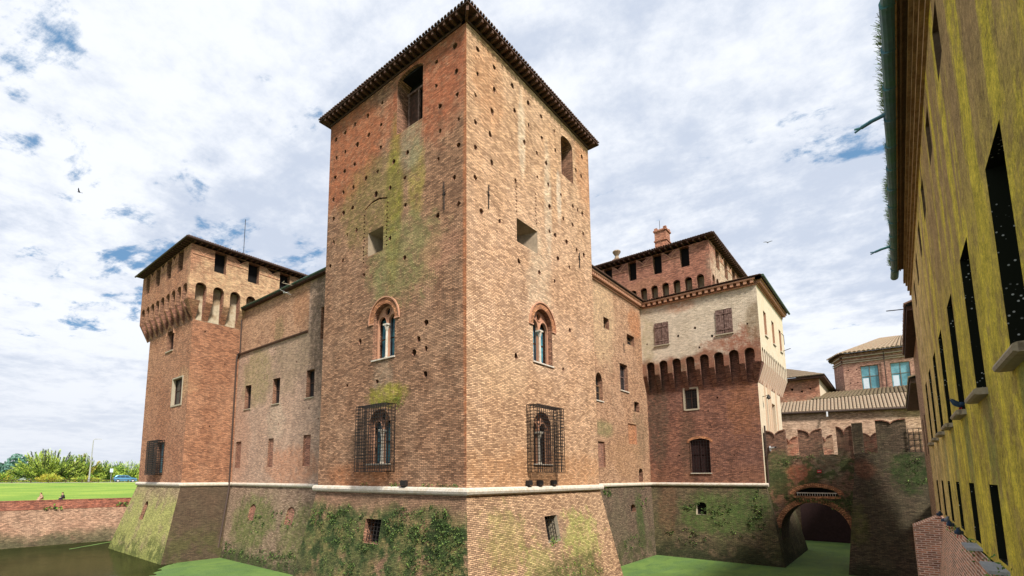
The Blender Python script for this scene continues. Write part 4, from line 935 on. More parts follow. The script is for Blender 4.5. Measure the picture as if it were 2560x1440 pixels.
for a in (52.6, 56.6, 60.6): simple_window(T, V2, a, a+1.25, 13.2, 15.6, .28, 'glass_dark', 'rafter_wood'); sill(T, V2, a, a+1.25, 13.2, .12)
for a, b, c, d_ in ((16.42, 17.78, 13.3, 15.6), (10.6, 12.0, 13.35, 15.7)):
    s0 = None
    for j in range(2):
        m = MB(); h2 = (b-a)/2
        for i in range(4):
            u = a-.04+j*(h2+.04)+i*h2/4; m.fbox(V1, u+.01, u+h2/4-.012, c+.02, d_-.04+.04*math.sin(i*2+a), .02, .06+.01*(i % 2), 'shutter_wood')
        m.fbox(V1, a+j*h2, a+(j+1)*h2, c+.35, c+.45, .075, .10, 'shutter_wood'); m.fbox(V1, a+j*h2, a+(j+1)*h2, d_-.5, d_-.4, .075, .10, 'shutter_wood'); m.build('shutter', T)
    sill(T, V1, a, b, c-.02, .14, .10, 'window_stone')
simple_window(T, H1, 14.3, 15.45, 6.62, 8.6, .25, 'glass_dark', 'dark_wood')
m = MB()
for a, b, c, d_ in ((14.15, 14.3, 6.5, 8.75), (15.45, 15.6, 6.5, 8.75), (14.3, 15.45, 8.6, 8.75), (14.3, 15.45, 6.47, 6.62)): m.fbox(H1, a, b, c, d_, 0, .05, 'window_stone')
m.build('window_surround', T)
simple_window(T, H1, 13.45, 15.2, .4, 3.6, .25, 'dark_board', 'dark_board'); sill(T, H1, 13.45, 15.2, .4, .1, .08)
grille('window_grille', T, H1, 13.45, 15.2, .42, 3.5, .04, 7, 10, .014); grille('window_grille', T, H1, 14.3, 15.45, 6.64, 8.58, .03, 5, 7, .014)
m = MB(); n = 14
for i in range(n):
    a, b = math.pi*i/n, math.pi*(i+1)/n
    q = lambda r, t, w: H1(14.325+r*1.03*math.cos(t), 3.32+(r-.55)*math.sin(t), w)
    m.hexa([q(r, t, 0) for r, t in ((.92, a), (1.15, a), (1.15, b), (.92, b))]+[q(r, t, .03) for r, t in ((.92, a), (1.15, a), (1.15, b), (.92, b))], 'brick_lintel')
m.build('window_arch', T)
cornice(T, V1, YU, YGN-.3, 18.0, 19, 'terracotta', .42, .42, 0); cornice(T, V2, XU, XU1, 18.0, 42, 'terracotta', .42, .42, .42)
m = MB(); A = (XU-.5, YU-.5, 18.05); 
tiles(m, (XU-.5, YU-.5, 18.06), (XU-.5, YGN+2, 18.06), (XU+6, YU+6, 20.2), (XU+6, YGN+2, 20.2), rows=6)
tiles(m, (XU-.5, YU-.5, 18.06), (XU1+.5, YU-.5, 18.06), (XU+6, YU+6, 20.2), (XU1-6, YU+6, 20.2), rows=6); m.build('roof', T)
m = MB(); m.tube([(XU-.3, YU-.62, 18.06), (XU1+.7, YU-.62, 18.06)], .11, 'green_gutter', 8); m.build('gutter', T)
m = MB(); m.tube([(61.9, YU-.03, 15.4), (62.2, YU-.2, 15.2), (62.3, YU-.2, 14.2)], .03, 'iron', 4); m.bar((62.6, YU, 13.6), (63.2, YU-.6, 13.9), .04, 'iron', 5); m.build('cable', T)
m = MB(); m.bar((XG+1.6, YG, 7.4), (XG+1.6, YG-.5, 7.5), .03, 'iron', 5); m.bar((XG+1.6, YG-.5, 7.56), (XG+1.6, YG-.5, 7.2), (.06, .2), 'iron', 8); m.bar((XG+1.6, YG-.5, 7.2), (XG+1.6, YG-.5, 7.1), (.13, .05), 'glass_dark', 8); tag(m.build('wall_lamp'), 'small dark wall lamp on the cream side of the gate tower', 'lamp')

# ------------------------------------------------------------------ keep behind the gate tower
XK, YK = 51.0, 12.35; K1, K2 = FL(XK), FF(YK)
T = thing('brick_tower', 'reddish battlemented tower with a chimney rising behind the gate tower roof', 'tower', (XK, YK, 0))
battlement(T, K1, YK, 26.6, 12, .36, [(14.25, 15.15), (17.0, 17.9), (19.7, 20.6), (22.45, 23.4)], 18.3, 20.0, 23.3, 16.6, 'brick_keep', .9, [], .22)
battlement(T, K2, XK, 66.0, 10, .48, [(53.2, 54.6), (56.6, 58.0), (60.0, 61.4), (63.4, 64.8)], 18.3, 20.0, 23.3, 16.6, 'brick_keep', .9, [])
m = MB(); m.poly([(XK+.9, YK+.9, 10), (XK+.9, 26, 10), (XK+.9, 26, 20), (XK+.9, YK+.9, 20)], 'brick_keep'); m.poly([(XK+.9, YK+.9, 10), (66, YK+.9, 10), (66, YK+.9, 20), (XK+.9, YK+.9, 20)], 'brick_keep'); m.build('wall', T)
m = MB(); m.box((XK+.6, YK+.6, 22.95), (65.8, 26.4, 23.25), 'dark_inside'); m.poly([(66, YK, 17), (66, 26.6, 17), (66, 26.6, 23.3), (66, YK, 23.3)], 'brick_keep'); m.poly([(XK, 26.6, 10), (66, 26.6, 10), (66, 26.6, 23.3), (XK, 26.6, 23.3)], 'brick_keep'); m.build('attic', T)
hip_roof('roof', T, XK-.58, YK-.58, 66.6, 27.2, 23.7, .33, .10)
rafters(T, K1, YK+.2, 26.4, 23.58, .5, 26, .16, .11); rafters(T, K2, XK+.2, 65.8, 23.58, .5, 26, .16, .11)
m = MB(); m.box((51.9, 16.7, 23.2), (53.2, 17.9, 26.2), 'brick_back_red'); m.box((51.82, 16.62, 25.1), (53.28, 17.98, 25.22), 'brick_back_red'); m.box((51.8, 16.6, 26.2), (53.3, 18.0, 26.38), 'brick_back_red')
for q in ((51.85, 16.65), (52.9, 16.65), (51.85, 17.6), (52.9, 17.6)): m.box((q[0], q[1], 26.38), (q[0]+.3, q[1]+.3, 26.62), 'brick_back_red')
m.bar((52.5, 17.5, 26.3), (52.5, 17.5, 27.7), .025, 'iron', 4); m.build('chimney', T)
m = MB(); m.box((52.0, 22.0, 23.5), (52.9, 22.9, 24.35), 'brick_back_red'); m.hexa([(51.8,21.8,24.35),(53.1,21.8,24.35),(53.1,23.1,24.35),(51.8,23.1,24.35),(52.2,22.2,24.75),(52.7,22.2,24.75),(52.7,22.7,24.75),(52.2,22.7,24.75)], 'roof_tile')
m.bar((52.45, 22.45, 24.7), (52.45, 22.45, 25.1), (.34, .18), 'roof_tile_pale', 8); m.bar((52.45, 22.45, 25.1), (52.45, 22.45, 25.6), (.18, .48), 'roof_tile_pale', 8); m.bar((52.45, 22.45, 25.6), (52.45, 22.45, 25.72), (.48, .4), 'roof_tile_pale', 8); m.build('chimney', T)['label'] = 'small flared pale green chimney pot'

# ------------------------------------------------------------------ bridge with battlements
XB, XB2 = 51.6, 55.6; B1 = FL(XB)
T = thing('bridge', 'dark mossy brick bridge with swallow-tail battlements and one arch over duckweed', 'bridge', (XB, 5, ZW))
def merlon_outline(u0, u1, z0, z1, dip=.55, n=6):
    c = (u0+u1)/2; r = (u1-u0)/2
    pts = [(u0, z0), (u1, z0), (u1, z1)]
    pts += [(u1-r*math.sin(math.pi/2*i/n), z1-dip*(1-math.cos(math.pi/2*i/n))) for i in range(1, n+1)]
    pts += [(c-r+r*math.sin(math.pi/2*i/n), z1-dip*(1-math.cos(math.pi/2*i/n))) for i in range(n-1, -1, -1)]
    return pts
def merlon(F, u0, u1, z0, z1, mat, th=.5, dip=.55, label=None):
    m = MB(); ol = merlon_outline(u0, u1, z0, z1, dip); m.panel(F, ol, [], mat); m.panel(F, ol, [], mat, w=-th)
    for a, b in zip(ol, ol[1:]+ol[:1]): m.poly([F(a[0], a[1], 0), F(b[0], b[1], 0), F(b[0], b[1], -th), F(a[0], a[1], -th)], mat)
    n = len(ol)
    for a, b in zip(ol[2:-1], ol[3:]):
        if abs(a[1]-b[1]) < dip*.6: m.bar(F(a[0], a[1]+.02, .05), F(b[0], b[1]+.02, .05), .05, 'brick_infill_fin_shade', 4)
    o = m.build('merlon', T)
    if label: o['label'] = label
ac, ar = 5.75, 2.45
arc = [(ac+ar*math.cos(a), -4.65+2.5*math.sin(a)) for a in [math.pi*i/18 for i in range(19)]]
ol = [(-1.6, 1.87), (-1.6, -7.7), (ac-ar, -7.7)]+[(p[0], p[1]) for p in arc[::1]][::-1][::1]
ol = [(-1.6, 1.87), (-1.6, -7.7), (ac-ar, -7.7)]+[p for p in arc[::-1]]+[(ac+ar, -7.7), (9.2, -7.7), (9.2, 1.87)]
slit = dict(loop=[(3.95, -1.6), (7.0, -1.6)]+[(5.47+1.53*math.cos(a), -1.58+.68*math.sin(a)) for a in [math.pi*i/12 for i in range(1, 12)]], d=.6, rm='brick_lintel', bm='dark_inside')
m = MB(); m.panel(B1, ol, [slit], 'brick_bridge')
fullarc = [(ac-ar, -7.7)]+arc[::-1]+[(ac+ar, -7.7)]
for p, q in zip(fullarc[:-1], fullarc[1:]): m.poly([B1(p[0], p[1], 0), B1(q[0], q[1], 0), B1(q[0], q[1], -(XB2-XB)), B1(p[0], p[1], -(XB2-XB))], 'brick_pier')
m.panel(B1, ol, [], 'brick_bridge', w=-(XB2-XB)); m.poly([(XB, -1.6, 1.87), (XB2, -1.6, 1.87), (XB2, 9.0, 1.87), (XB, 9.0, 1.87)], 'brick_bridge'); m.build('wall', T)
def ring(m, F, cx, cz, rx, rz, a0, a1, th, n, mat, proud):
    for i in range(n):
        a, b = a0+(a1-a0)*i/n, a0+(a1-a0)*(i+.82)/n
        q = [(rx, rz, a), (rx+th, rz+th, a), (rx+th, rz+th, b), (rx, rz, b)]
        m.hexa([F(cx+x*math.cos(t), cz+z*math.sin(t), -.02) for x, z, t in q]+[F(cx+x*math.cos(t), cz+z*math.sin(t), proud) for x, z, t in q], mat)
m = MB(); ring(m, B1, ac, -4.65, ar, 2.5, .1, math.pi*.97, .42, 44, 'brick_lintel', .03); m.build('arch_ring', T)
m = MB(); ring(m, B1, 5.47, -1.6, 1.6, .75, .12, math.pi-.12, .32, 34, 'brick_lintel', .03); m.fbox(B1, 3.8, 7.1, -1.78, -1.62, -.02, .05, 'brick_lintel'); m.build('relieving_arch', T)
m = MB()
for i in range(16): m.bar(B1(4.15+i*.175, -1.6, .02), B1(4.15+i*.175, -1.32, .02), .018, 'white_stone', 4)
m.fbox(B1, 4.05, 6.85, -1.38, -1.30, -.05, .0, 'white_stone'); m.build('railing', T)
merlon(B1, 7.35, 8.95, 1.87, 4.12, 'brick_bridge'); merlon(B1, 4.72, 6.42, 1.87, 4.05, 'brick_bridge'); merlon(B1, 2.7, 3.72, 1.87, 4.15, 'brick_bridge', dip=.7); merlon(B1, -.7, 1.15, 1.87, 4.5, 'brick_pier', dip=.35)
B2 = FL(XB2)
for a, b, zt in ((6.95, 8.3, 3.75), (4.3, 5.4, 3.75), (1.0, 2.3, 3.8)): merlon(B2, a, b, 1.87, zt, 'brick_back_red', label='red brick merlon of the far parapet')
m = MB(); m.fbox(B1, 2.0, 2.66, 1.6, 4.3, -.7, .12, 'brick_pier'); m.fbox(B1, 1.98, 2.68, 4.3, 4.38, -.72, .15, 'brick_pier'); m.build('turret', T)
m = MB(); m.fbox(B2, -1.7, 2.4, 1.87, 3.2, -.3, .06, 'brick_back_red'); m.build('parapet_wall', T)
m = MB(); m.fbox(B1, -1.7, -.72, 1.87, 3.5, -.4, -.05, 'brick_back_red'); m.build('parapet_wall', T)
grille('iron_gate', T, B1, -1.72, -.75, 1.9, 3.7, .1, 3, 4, .03)
# buttress-like pier at the right of the arch, battered
P = [(50.55, -1.6, 1.86), (50.55, 2.55, 1.86), (XB+.3, 2.55, 1.86), (XB+.3, -1.6, 1.86)]; Q = [(49.3, -1.6, -7.7), (49.3, 3.62, -7.7), (XB+.3, 3.62, -7.7), (XB+.3, -1.6, -7.7)]
m = MB(); m.hexa(Q+P, 'brick_pier'); m.build('pier', T)
m = MB(); m.tube([(49.75, 3.42, -5.85), (49.7, .9, -6.05), (49.55, -1.2, -6.15)], .022, 'gull_white', 4); tag(m.build('cable'), 'thin white cable strung across the dark bridge pier', 'cable')
m = MB(); m.fbox(B1, 8.5, 8.62, 2.3, 2.75, .02, .1, 'gull_white'); m.bar(B1(8.55, 2.55, .1), B1(8.1, 2.6, .5), .07, 'gull_white', 8); m.bar(B1(8.1, 2.6, .5), B1(8.02, 2.61, .57), .075, 'iron', 8); tag(m.build('security_camera'), 'small white security camera on the bridge battlement', 'camera')
m = MB(); m.fbox(B1, 4.95, 5.25, .35, .6, .03, .05, 'sign_red'); m.fbox(B1, 4.99, 5.21, .45, .49, .051, .056, 'gull_white'); tag(m.build('sign'), 'tiny red sign plate on the mossy bridge wall', 'sign')
m = MB(); m.tube([(XB-.1, 8.86, 4.6), (XB-.1, 8.86, ZS)], .07, 'rust_pipe', 6); m.build('drainpipe', T)

# ------------------------------------------------------------------ buildings behind the bridge
def wall_between(m, a, b, z0, z1, mat): m.poly([(a[0],a[1],z0),(b[0],b[1],z0),(b[0],b[1],z1),(a[0],a[1],z1)], mat)
T = thing('brick_house', 'long low brick building with pale tiled roof behind the bridge battlements', 'building', (74, 5, -1.07))
a, b = (72.0, 14.0), (76.6, -3.0)
m = MB(); wall_between(m, a, b, -7.6, 7.9, 'brick_back_pale'); m.build('wall', T)
m = MB(); tiles(m, (71.5, 14.5, 7.95), (76.2, -3.2, 7.95), (77.6, 15.0, 9.75), (81.2, -3.0, 10.35), 'roof_tile_pale', pitch=.36, h=.12, rows=7); m.build('roof', T)
m = MB(); m.tube([(71.4, 14.5, 7.85), (76.1, -3.2, 7.85)], .12, 'rust_pipe', 6); m.build('gutter', T)
m = MB(); m.bar((73.5, 6.0, 7.8), (73.4, 6.0, 7.2), .1, 'gull_white', 5); m.build('downpipe', T)
m = MB(); m.box((72.6, 4.5, -7.6), (73.0, 9.4, -2.2), 'dark_board'); m.build('gate_boards', T)['label'] = 'dark boarded wall seen through the bridge arch'
T = thing('brick_house', 'small red brick gable building with dark eaves beside the gate tower', 'building', (85, 10, -1.07))
m = MB(); m.panel(FL(85), rect(7.5, 16, -1.1, 14.1), putlog([(10.8, 12.6), (8.6, 12.5), (9.6, 12.2)], .25), 'brick_back_red'); wall_between(m, (85, 7.5), (110, 7.5), -1.1, 14.1, 'cream_plaster'); m.build('wall', T)
m = MB(); tiles(m, (84.2, 6.7, 14.2), (84.2, 16.5, 14.2), (89.2, 11.7, 16.4), (89.2, 16.5, 16.4), 'roof_tile_pale', pitch=.36, h=.12, rows=5); m.poly([(84.2, 6.7, 14.2), (110, 6.7, 14.2), (110, 11.7, 16.4), (89.2, 11.7, 16.4)], 'roof_tile'); m.box((84.3, 6.8, 13.85), (110, 16.4, 14.15), 'dark_wood'); m.build('roof', T)
T = thing('brick_house', 'pinkish brick pavilion with four-light teal windows and hipped tile roof', 'building', (95, 0, -1.07))
W = FL(95.0)
m = MB(); hh = [dict(loop=rect(1.06, 3.15, 13.05, 16.65), d=.3, rm='window_stone', bm='dark_inside'), dict(loop=rect(-2.45, -.28, 13.05, 16.6), d=.3, rm='window_stone', bm='dark_inside')]
m.panel(W, rect(-7, 5.2, -1.1, 18.72), hh+putlog([(4.6, 16.2), (3.6, 16.2), (4.5, 14.2), (3.6, 14.2)], .16), 'brick_back'); wall_between(m, (95, 5.2), (98.5, 6.6), -1.1, 18.72, 'brick_back'); wall_between(m, (98.5, 6.6), (110, 6.6), -1.1, 18.72, 'brick_back'); m.build('wall', T)
for a, b in ((1.06, 3.15), (-2.45, -.28)):
    wd_ = simple_window(T, W, a, b, 13.05, 16.62, .22, 'glass_teal', 'window_frame_brown')
    q = MB(); q.fbox(W, b-.85, b-.2, 13.2, 14.75, -.235, -.222, 'curtain_white'); q.build('curtain', wd_)
m = MB()
for z_, p, h2 in ((17.3, .15, .12), (17.6, .2, .1), (18.1, .35, .12)): 
    m.fbox(W, -7, 5.2+p, z_, z_+h2, 0, p, 'window_stone'); m.hexa([(95-p, 5.2, z_), (98.5, 6.6, z_), (98.5, 6.6+p, z_), (95-p, 5.2+p, z_), (95-p, 5.2, z_+h2), (98.5, 6.6, z_+h2), (98.5, 6.6+p, z_+h2), (95-p, 5.2+p, z_+h2)], 'window_stone')
m.build('cornice', T)
m = MB(); m.tube([(94.7, .3, 18.4), (94.75, .3, 12.5)], .07, 'rust_pipe', 6); m.build('downpipe', T)
m = MB(); tiles(m, (94.2, -7.2, 18.75), (94.2, 5.6, 18.75), (100.5, -4, 21.6), (100.5, .6, 21.6), 'roof_tile_pale', pitch=.55, h=.2, rows=8)
tiles(m, (94.2, 5.6, 18.75), (98.3, 7.4, 18.75), (100.5, .6, 21.6), (101, .9, 21.6), 'roof_tile_pale', pitch=.5, h=.18, rows=8); m.build('roof', T)
m = MB(); tiles(m, (80.6, 8.2, 10.25), (80.6, -3.4, 10.25), (94.9, 8.2, 13.0), (94.9, -3.4, 13.0), 'roof_tile_dark', pitch=.42, h=.16, rows=10)
o = m.build('lower_roof', T); o['label'] = 'dark lower tiled roof in front of the pavilion'
m = MB(); m.poly([(94.25,-7.1,18.72),(94.25,5.55,18.72),(98.35,7.3,18.72),(101,7.3,18.72),(101,-7.1,18.72)], 'dark_wood'); m.build('soffit', T)

# ------------------------------------------------------------------ yellow mossy building on the right
YY = -1.2; S = FB(YY)
T = thing('yellow_building', 'tall mossy yellow stucco building with green gutter at the right edge', 'building', (12, YY, -7))
cols = [4.35, 7.93, 11.66, 15.13, 18.7, 22.0, 25.3, 28.7]
hl = [dict(loop=rect(a, a+1.25, 1.45, 4.06), d=.5, rm='spotted_glass', bm='spotted_glass') for a in cols]
hl += [dict(loop=rect(a+.25, a+1.28, -1.42, -.13), d=.3, rm='spotted_glass', bm='spotted_glass') for a in cols]
hl += [dict(loop=rect(a-.05, a+.9, 7.55, 8.6), d=.3, rm='soffit_brown', bm='dark_board') for a in cols]
m = MB(); m.panel(S, rect(-8, 33.0, -1.56, 9.85), hl, 'yellow_stucco'); m.poly([(33, YY, -1.56), (33, -9, -1.56), (33, -9, 9.85), (33, YY, 9.85)], 'yellow_stucco'); m.poly([(-8, YY, -1.56), (-8, -9, -1.56), (-8, -9, 9.85), (-8, YY, 9.85)], 'yellow_stucco'); m.build('wall', T)
m = MB(); m.fbox(S, cols[0]-.1, cols[0]+1.35, 1.34, 1.45, -.05, .12, 'window_stone')
m.bar(S(cols[0]-.1, 1.395, .12), S(cols[0]+1.35, 1.395, .12), .056, 'window_stone', 8); s0 = m.build('window_sill', T)
for c_ in cols[1:]: rep(s0, (c_-cols[0], 0, 0))
m = MB()
for a, b, c, d_ in ((0, .06, 0, 2.6), (1.19, 1.25, 0, 2.6), (.06, 1.19, 2.54, 2.6), (.06, 1.19, 0, .06)): m.fbox(S, cols[0]+a, cols[0]+b, 1.45+c, 1.45+d_, -.49, -.44, 'dark_wood')
s0 = m.build('window_frame', T)
for c_ in cols[1:]: rep(s0, (c_-cols[0], 0, 0))
m = MB(); m.fbox(S, cols[0]+.15, cols[0]+1.4, -1.555, -1.50, .0, .24, 'ledge_slate'); s0 = m.build('ledge_slab', T)
for c_ in cols[1:4]: rep(s0, (c_-cols[0], 0, 0))
# cornice mouldings, soffit, gutter
m = MB()
for z_, h2, p in ((9.1, .10, .06), (9.35, .12, .12), (9.62, .10, .17), (9.78, .14, .24)): m.fbox(S, -8, 33.02, z_, z_+h2, 0, p, 'cornice_ochre')
m.build('cornice', T)
m = MB(); m.fbox(S, -8, 31.2, 9.95, 10.08, -.5, .50, 'soffit_brown'); m.fbox(S, -8, 31.2, 9.89, 9.95, .33, .37, 'soffit_brown'); m.fbox(S, -8, 31.2, 9.90, 9.95, .42, .45, 'cornice_ochre'); m.build('eaves', T)
m = MB(); x = -8
while x < 31.1:
    m.bar((x, YY+.56, 10.02), (min(x+1.42, 31.2), YY+.53, 10.02), .15, 'gutter_blue', 12); m.bar((x+1.42, YY+.56, 10.02), (min(x+1.5, 31.2), YY+.53, 10.02), .163, 'gutter_blue', 12); x += 1.5
m.build('gutter', T)
m = MB(); tiles(m, (-8, YY+.54, 10.16), (31.2, YY+.54, 10.16), (-8, YY-5, 12.3), (31.2, YY-5, 12.3), rows=3); m.build('roof', T)
m = MB()
m.panel(lambda u, v, w=0: Vector((u, YY+.03+.13*(-1.57-v), v)), rect(-8, 27.6, -7.7, -1.57), [], 'brick_plinth'); m.box((27.6, YY, -7.7), (29.2, YY+.95, -2.0), 'brick_plinth'); m.hexa([(27.6,YY,-2.0),(29.2,YY,-2.0),(29.2,YY+.95,-2.0),(27.6,YY+.95,-2.0),(27.6,YY,-1.6),(29.2,YY,-1.6),(29.2,YY+.2,-1.6),(27.6,YY+.2,-1.6)], 'brick_plinth')
m.poly([(29.2, YY+.1, -7.7), (33, YY+.1, -7.7), (33, YY+.02, -1.57), (29.2, YY+.02, -1.57)], 'brick_plinth'); m.build('plinth', T)
for x, lab in ((17.3, 'upper of two thin forked spouts jutting from the teal gutter'), (27.9, 'lower of two thin forked spouts jutting from the teal gutter')):
    q = MB(); q.bar((x, YY+.62, 10.05), (x+.1, YY+1.0, 10.04), .055, 'gutter_blue', 8); q.bar((x+.1, YY+.98, 10.04), (x+.2, YY+1.2, 10.02), .055, 'gutter_blue', 8)
    q.bar((x+.2, YY+1.18, 10.02), (x+.25, YY+1.36, 10.06), .028, 'gutter_blue', 4); q.bar((x+.2, YY+1.18, 10.02), (x+.28, YY+1.36, 9.98), .028, 'gutter_blue', 4)
    tag(q.build('gutter_spout'), lab, 'spout', 'spouts on the teal gutter')
# grass growing out of the gutter
m = MB(); rr = random.Random(31); x = 2.0
while x < 31:
    dens = .55+.45*math.sin(x*.9)+.35*math.sin(x*2.3+1)
    for j in range(int(max(0, dens)*44*min(1, 14/x+.4))):
        p = Vector((x+rr.uniform(0, .25), YY+.64+rr.uniform(-.04, .05), 10.12)); L = rr.uniform(.05, .20)*(1.15 if dens > .6 else .7)
        dr_ = Vector((rr.gauss(0, .35), rr.uniform(.15, .9), rr.uniform(.3, 1))).normalized(); sd = Vector((1, 0, 0))*.008
        q = p+dr_*L; m.poly([p-sd, p+sd, q+Vector((0, .01, -.02)), q+Vector((0, .0, -.02))], rr.choice(['leaf_green', 'leaf_fern', 'ivy_mid', 'leaf_moss']))
    x += .25
tag(m.build('gutter_grass'), 'fringe of green grass and moss growing along the teal gutter', 'grass', kind='stuff')
# houses continuing the line of the yellow building
T = thing('far_house', 'plastered house end with dark eaves just beyond the yellow building', 'building', (40, -1.3, -7))
m = MB(); m.panel(FB(-1.5), rect(33.05, 49.0, -7.7, 8.8), [dict(loop=rect(35+i*3.5, 36+i*3.5, 1.4, 3.9), d=.3, rm='soffit_brown', bm='dark_inside') for i in range(4)], 'brick_back_pale'); m.build('wall', T)
m = MB(); m.box((34.6, -1.9, 8.75), (48.8, -1.02, 9.0), 'dark_wood'); tiles(m, (34.4, -.98, 9.05), (49, -.98, 9.05), (34.4, -4, 10.2), (49, -4, 10.2), rows=4, h=.1); m.build('roof', T)
m = MB(); m.tube([(36.0, -1.1, 9.2), (36.1, -.2, 9.3)], .03, 'iron', 4); m.build('spout', T)
T = thing('far_house', 'low cream house with dark eaves seen above the bridge gate', 'building', (60, -1.8, -7))
m = MB(); m.panel(FB(-2.3), rect(52.5, 74.0, -1.1, 7.4), [dict(loop=rect(55.0+i*4.2, 56.3+i*4.2, 2.0, 5.0), d=.25, rm='window_stone', bm='dark_board') for i in range(4)], 'cream_plaster'); m.poly([(52.5, -2.3, -1.1), (52.5, -6, -1.1), (52.5, -6, 7.4), (52.5, -2.3, 7.4)], 'brick_back_pale'); m.build('wall', T)
m = MB(); m.box((51.8, -4, 7.3), (74, -1.25, 7.65), 'dark_wood'); tiles(m, (51.6, -1.2, 7.7), (74, -1.2, 7.7), (51.6, -5, 9.0), (74, -5, 9.0), 'roof_tile_dark', rows=4, h=.1); m.build('roof', T)
# ------------------------------------------------------------------ plants on the walls
def wall_plants(name, label, F, spots, size, mats, seed, per=26, out=.12):
    m = MB(); r_ = random.Random(seed)
    for (u, v, ru, rv, n) in spots:
        for i in range(n):
            a = r_.uniform(0, 6.28); q = math.sqrt(r_.random())
            uu, vv = u+ru*q*math.cos(a), v+rv*q*math.sin(a)
            for j in range(r_.randint(3, per)):
                p = F(uu+r_.gauss(0, .10), vv+r_.gauss(0, .09), abs(r_.gauss(.02, out*.5)))
                leaf(m, p, size*r_.uniform(.5, 1.4), r_.choice(mats), r_)
    return tag(m.build(name), label, 'plant', kind='stuff')
BW, BS = FLs(XM, .175, ZS), FFs(YM, .175, ZS)
G_ = ['ivy_dark', 'ivy_mid', 'ivy_dark', 'ivy_mid', 'ivy_light']
wall_plants('wall_plants', 'dark green leafy growth over the left base of the central tower', BW,
    [(27.0, -2.6, 1.6, .8, 42), (25.0, -2.3, 1.4, .7, 36), (23.6, -2.9, .8, .8, 18), (19.9, -2.5, 1.5, .9, 55), (17.6, -2.4, 1.7, .9, 62), (16.4, -3.6, 1.0, 1.5, 60), (18.5, -3.6, 1.6, .9, 50), (15.9, -5.4, .6, 1.4, 20), (25.5, -3.7, 1.6, .6, 20), (19, -5.4, 2.2, .8, 26), (22.4, -3.75, .7, .25, 16), (24.0, -5.0, 2.5, .8, 22)], .055, G_, 41, 22)
wall_plants('wall_plants', 'fern tuft on the sill of the barred window at the right base', BS, [(25.3, -3.6, .5, .16, 14), (28.6, -6.0, 1.8, .7, 20), (25.0, -6.2, 2.0, .6, 22), (26.5, -5.2, 1.6, .6, 12)], .05, ['leaf_fern', 'leaf_green', 'leaf_dark', 'leaf_moss'], 42, 16)
wall_plants('wall_plants', 'yellow green moss hanging over the left caged window', F1, [(21.4, 4.22, 1.5, .12, 34), (20.9, 4.35, 1.1, .16, 14), (22.4, 4.13, .8, .08, 10), (20.5, 4.0, .3, .5, 8)], .035, ['leaf_moss', 'leaf_moss', 'ivy_light'], 43, 12, .03)
wall_plants('wall_plants', 'low green tufts growing on the white stone course', lambda u, v, w=0: FL(XM)(u, v, w), [(a, ZS+.22, .35, .03, 8) for a in (16.4, 17.2, 18.3, 20.7, 23.4)], .05, ['leaf_green', 'leaf_fern', 'leaf_dark'], 44, 10, .15)
wall_plants('wall_plants', 'green clumps low on the mossy left curtain base', FLs(XC, .215, ZS), [(37, -6.4, 3, .6, 36), (42, -6.6, 3.4, .5, 30), (33, -6, 3, 1.0, 30), (39, -3.4, 2.4, .8, 16), (47.5, -6.6, 1.5, .6, 16), (43.5, -4.2, 2.0, .9, 14)], .075, G_, 45, 16)
wall_plants('wall_plants', 'dark green growth over the base of the gate tower', FLs(XG, .20, ZS), [(12.6, -3.3, 1.9, 1.0, 20), (9.6, -2.2, .5, 1.4, 18), (10.6, -4.4, 1.6, 1.0, 14), (15.5, -5.6, 2.2, .7, 20), (14.5, -2.9, 1.3, .5, 12)], .085, G_, 46, 16)
wall_plants('wall_plants', 'leafy growth hanging under the stone course of the right curtain wall', FFs(YC, .105, ZS), [(40.5, -1.3, 1.0, .3, 22), (48.3, -2.2, .9, 1.2, 18), (44.5, -5.8, 3, .7, 18)], .07, G_, 47, 14)
wall_plants('wall_plants', 'ivy trailing over the bridge arch and pier', B1, [(5.6, -2.0, 1.5, .14, 40), (3.7, -2.3, .7, .8, 24), (7.0, -1.7, .7, .2, 14), (2.0, 1.7, .8, .3, 8), (5.8, 1.7, 1.2, .12, 10), (7.6, 1.3, .7, .4, 6)], .06, G_, 48, 14, .3)
wall_plants('wall_plants', 'dark ivy on the front of the bridge pier', lambda u, v, w=0: Vector((50.55-.131*(1.86-v)-w, u, v)), [(-.9, .4, .6, 1.2, 14), (-1.0, -4.4, .4, 2.0, 12)], .06, G_, 49, 14)
wall_plants('wall_plants', 'plants growing on the brick plinth under the yellow building', lambda u, v, w=0: Vector((u, YY+.03+.13*(-1.57-v)+w, v)), [(12.8, -1.62, 1.0, .05, 12), (16.8, -1.62, .7, .05, 8), (11.2, -1.7, .9, .1, 12), (28.4, -6.0, .8, .8, 30), (22, -1.6, 1.0, .05, 6)], .04, ['leaf_green', 'leaf_fern'], 50, 14, .12)
wall_plants('wall_plants', 'dark shrubs rooted along the far moat wall', lambda u, v, w=0: Vector((u, 73.0+.34*(v+4.5)-w, v)), [(13.0, -3.5, .9, .14, 10), (2.5, -3.7, .6, .1, 6), (19.5, -3.3, .7, .12, 8)], .13, ['leaf_dark', 'leaf_green'], 51, 12, .4)

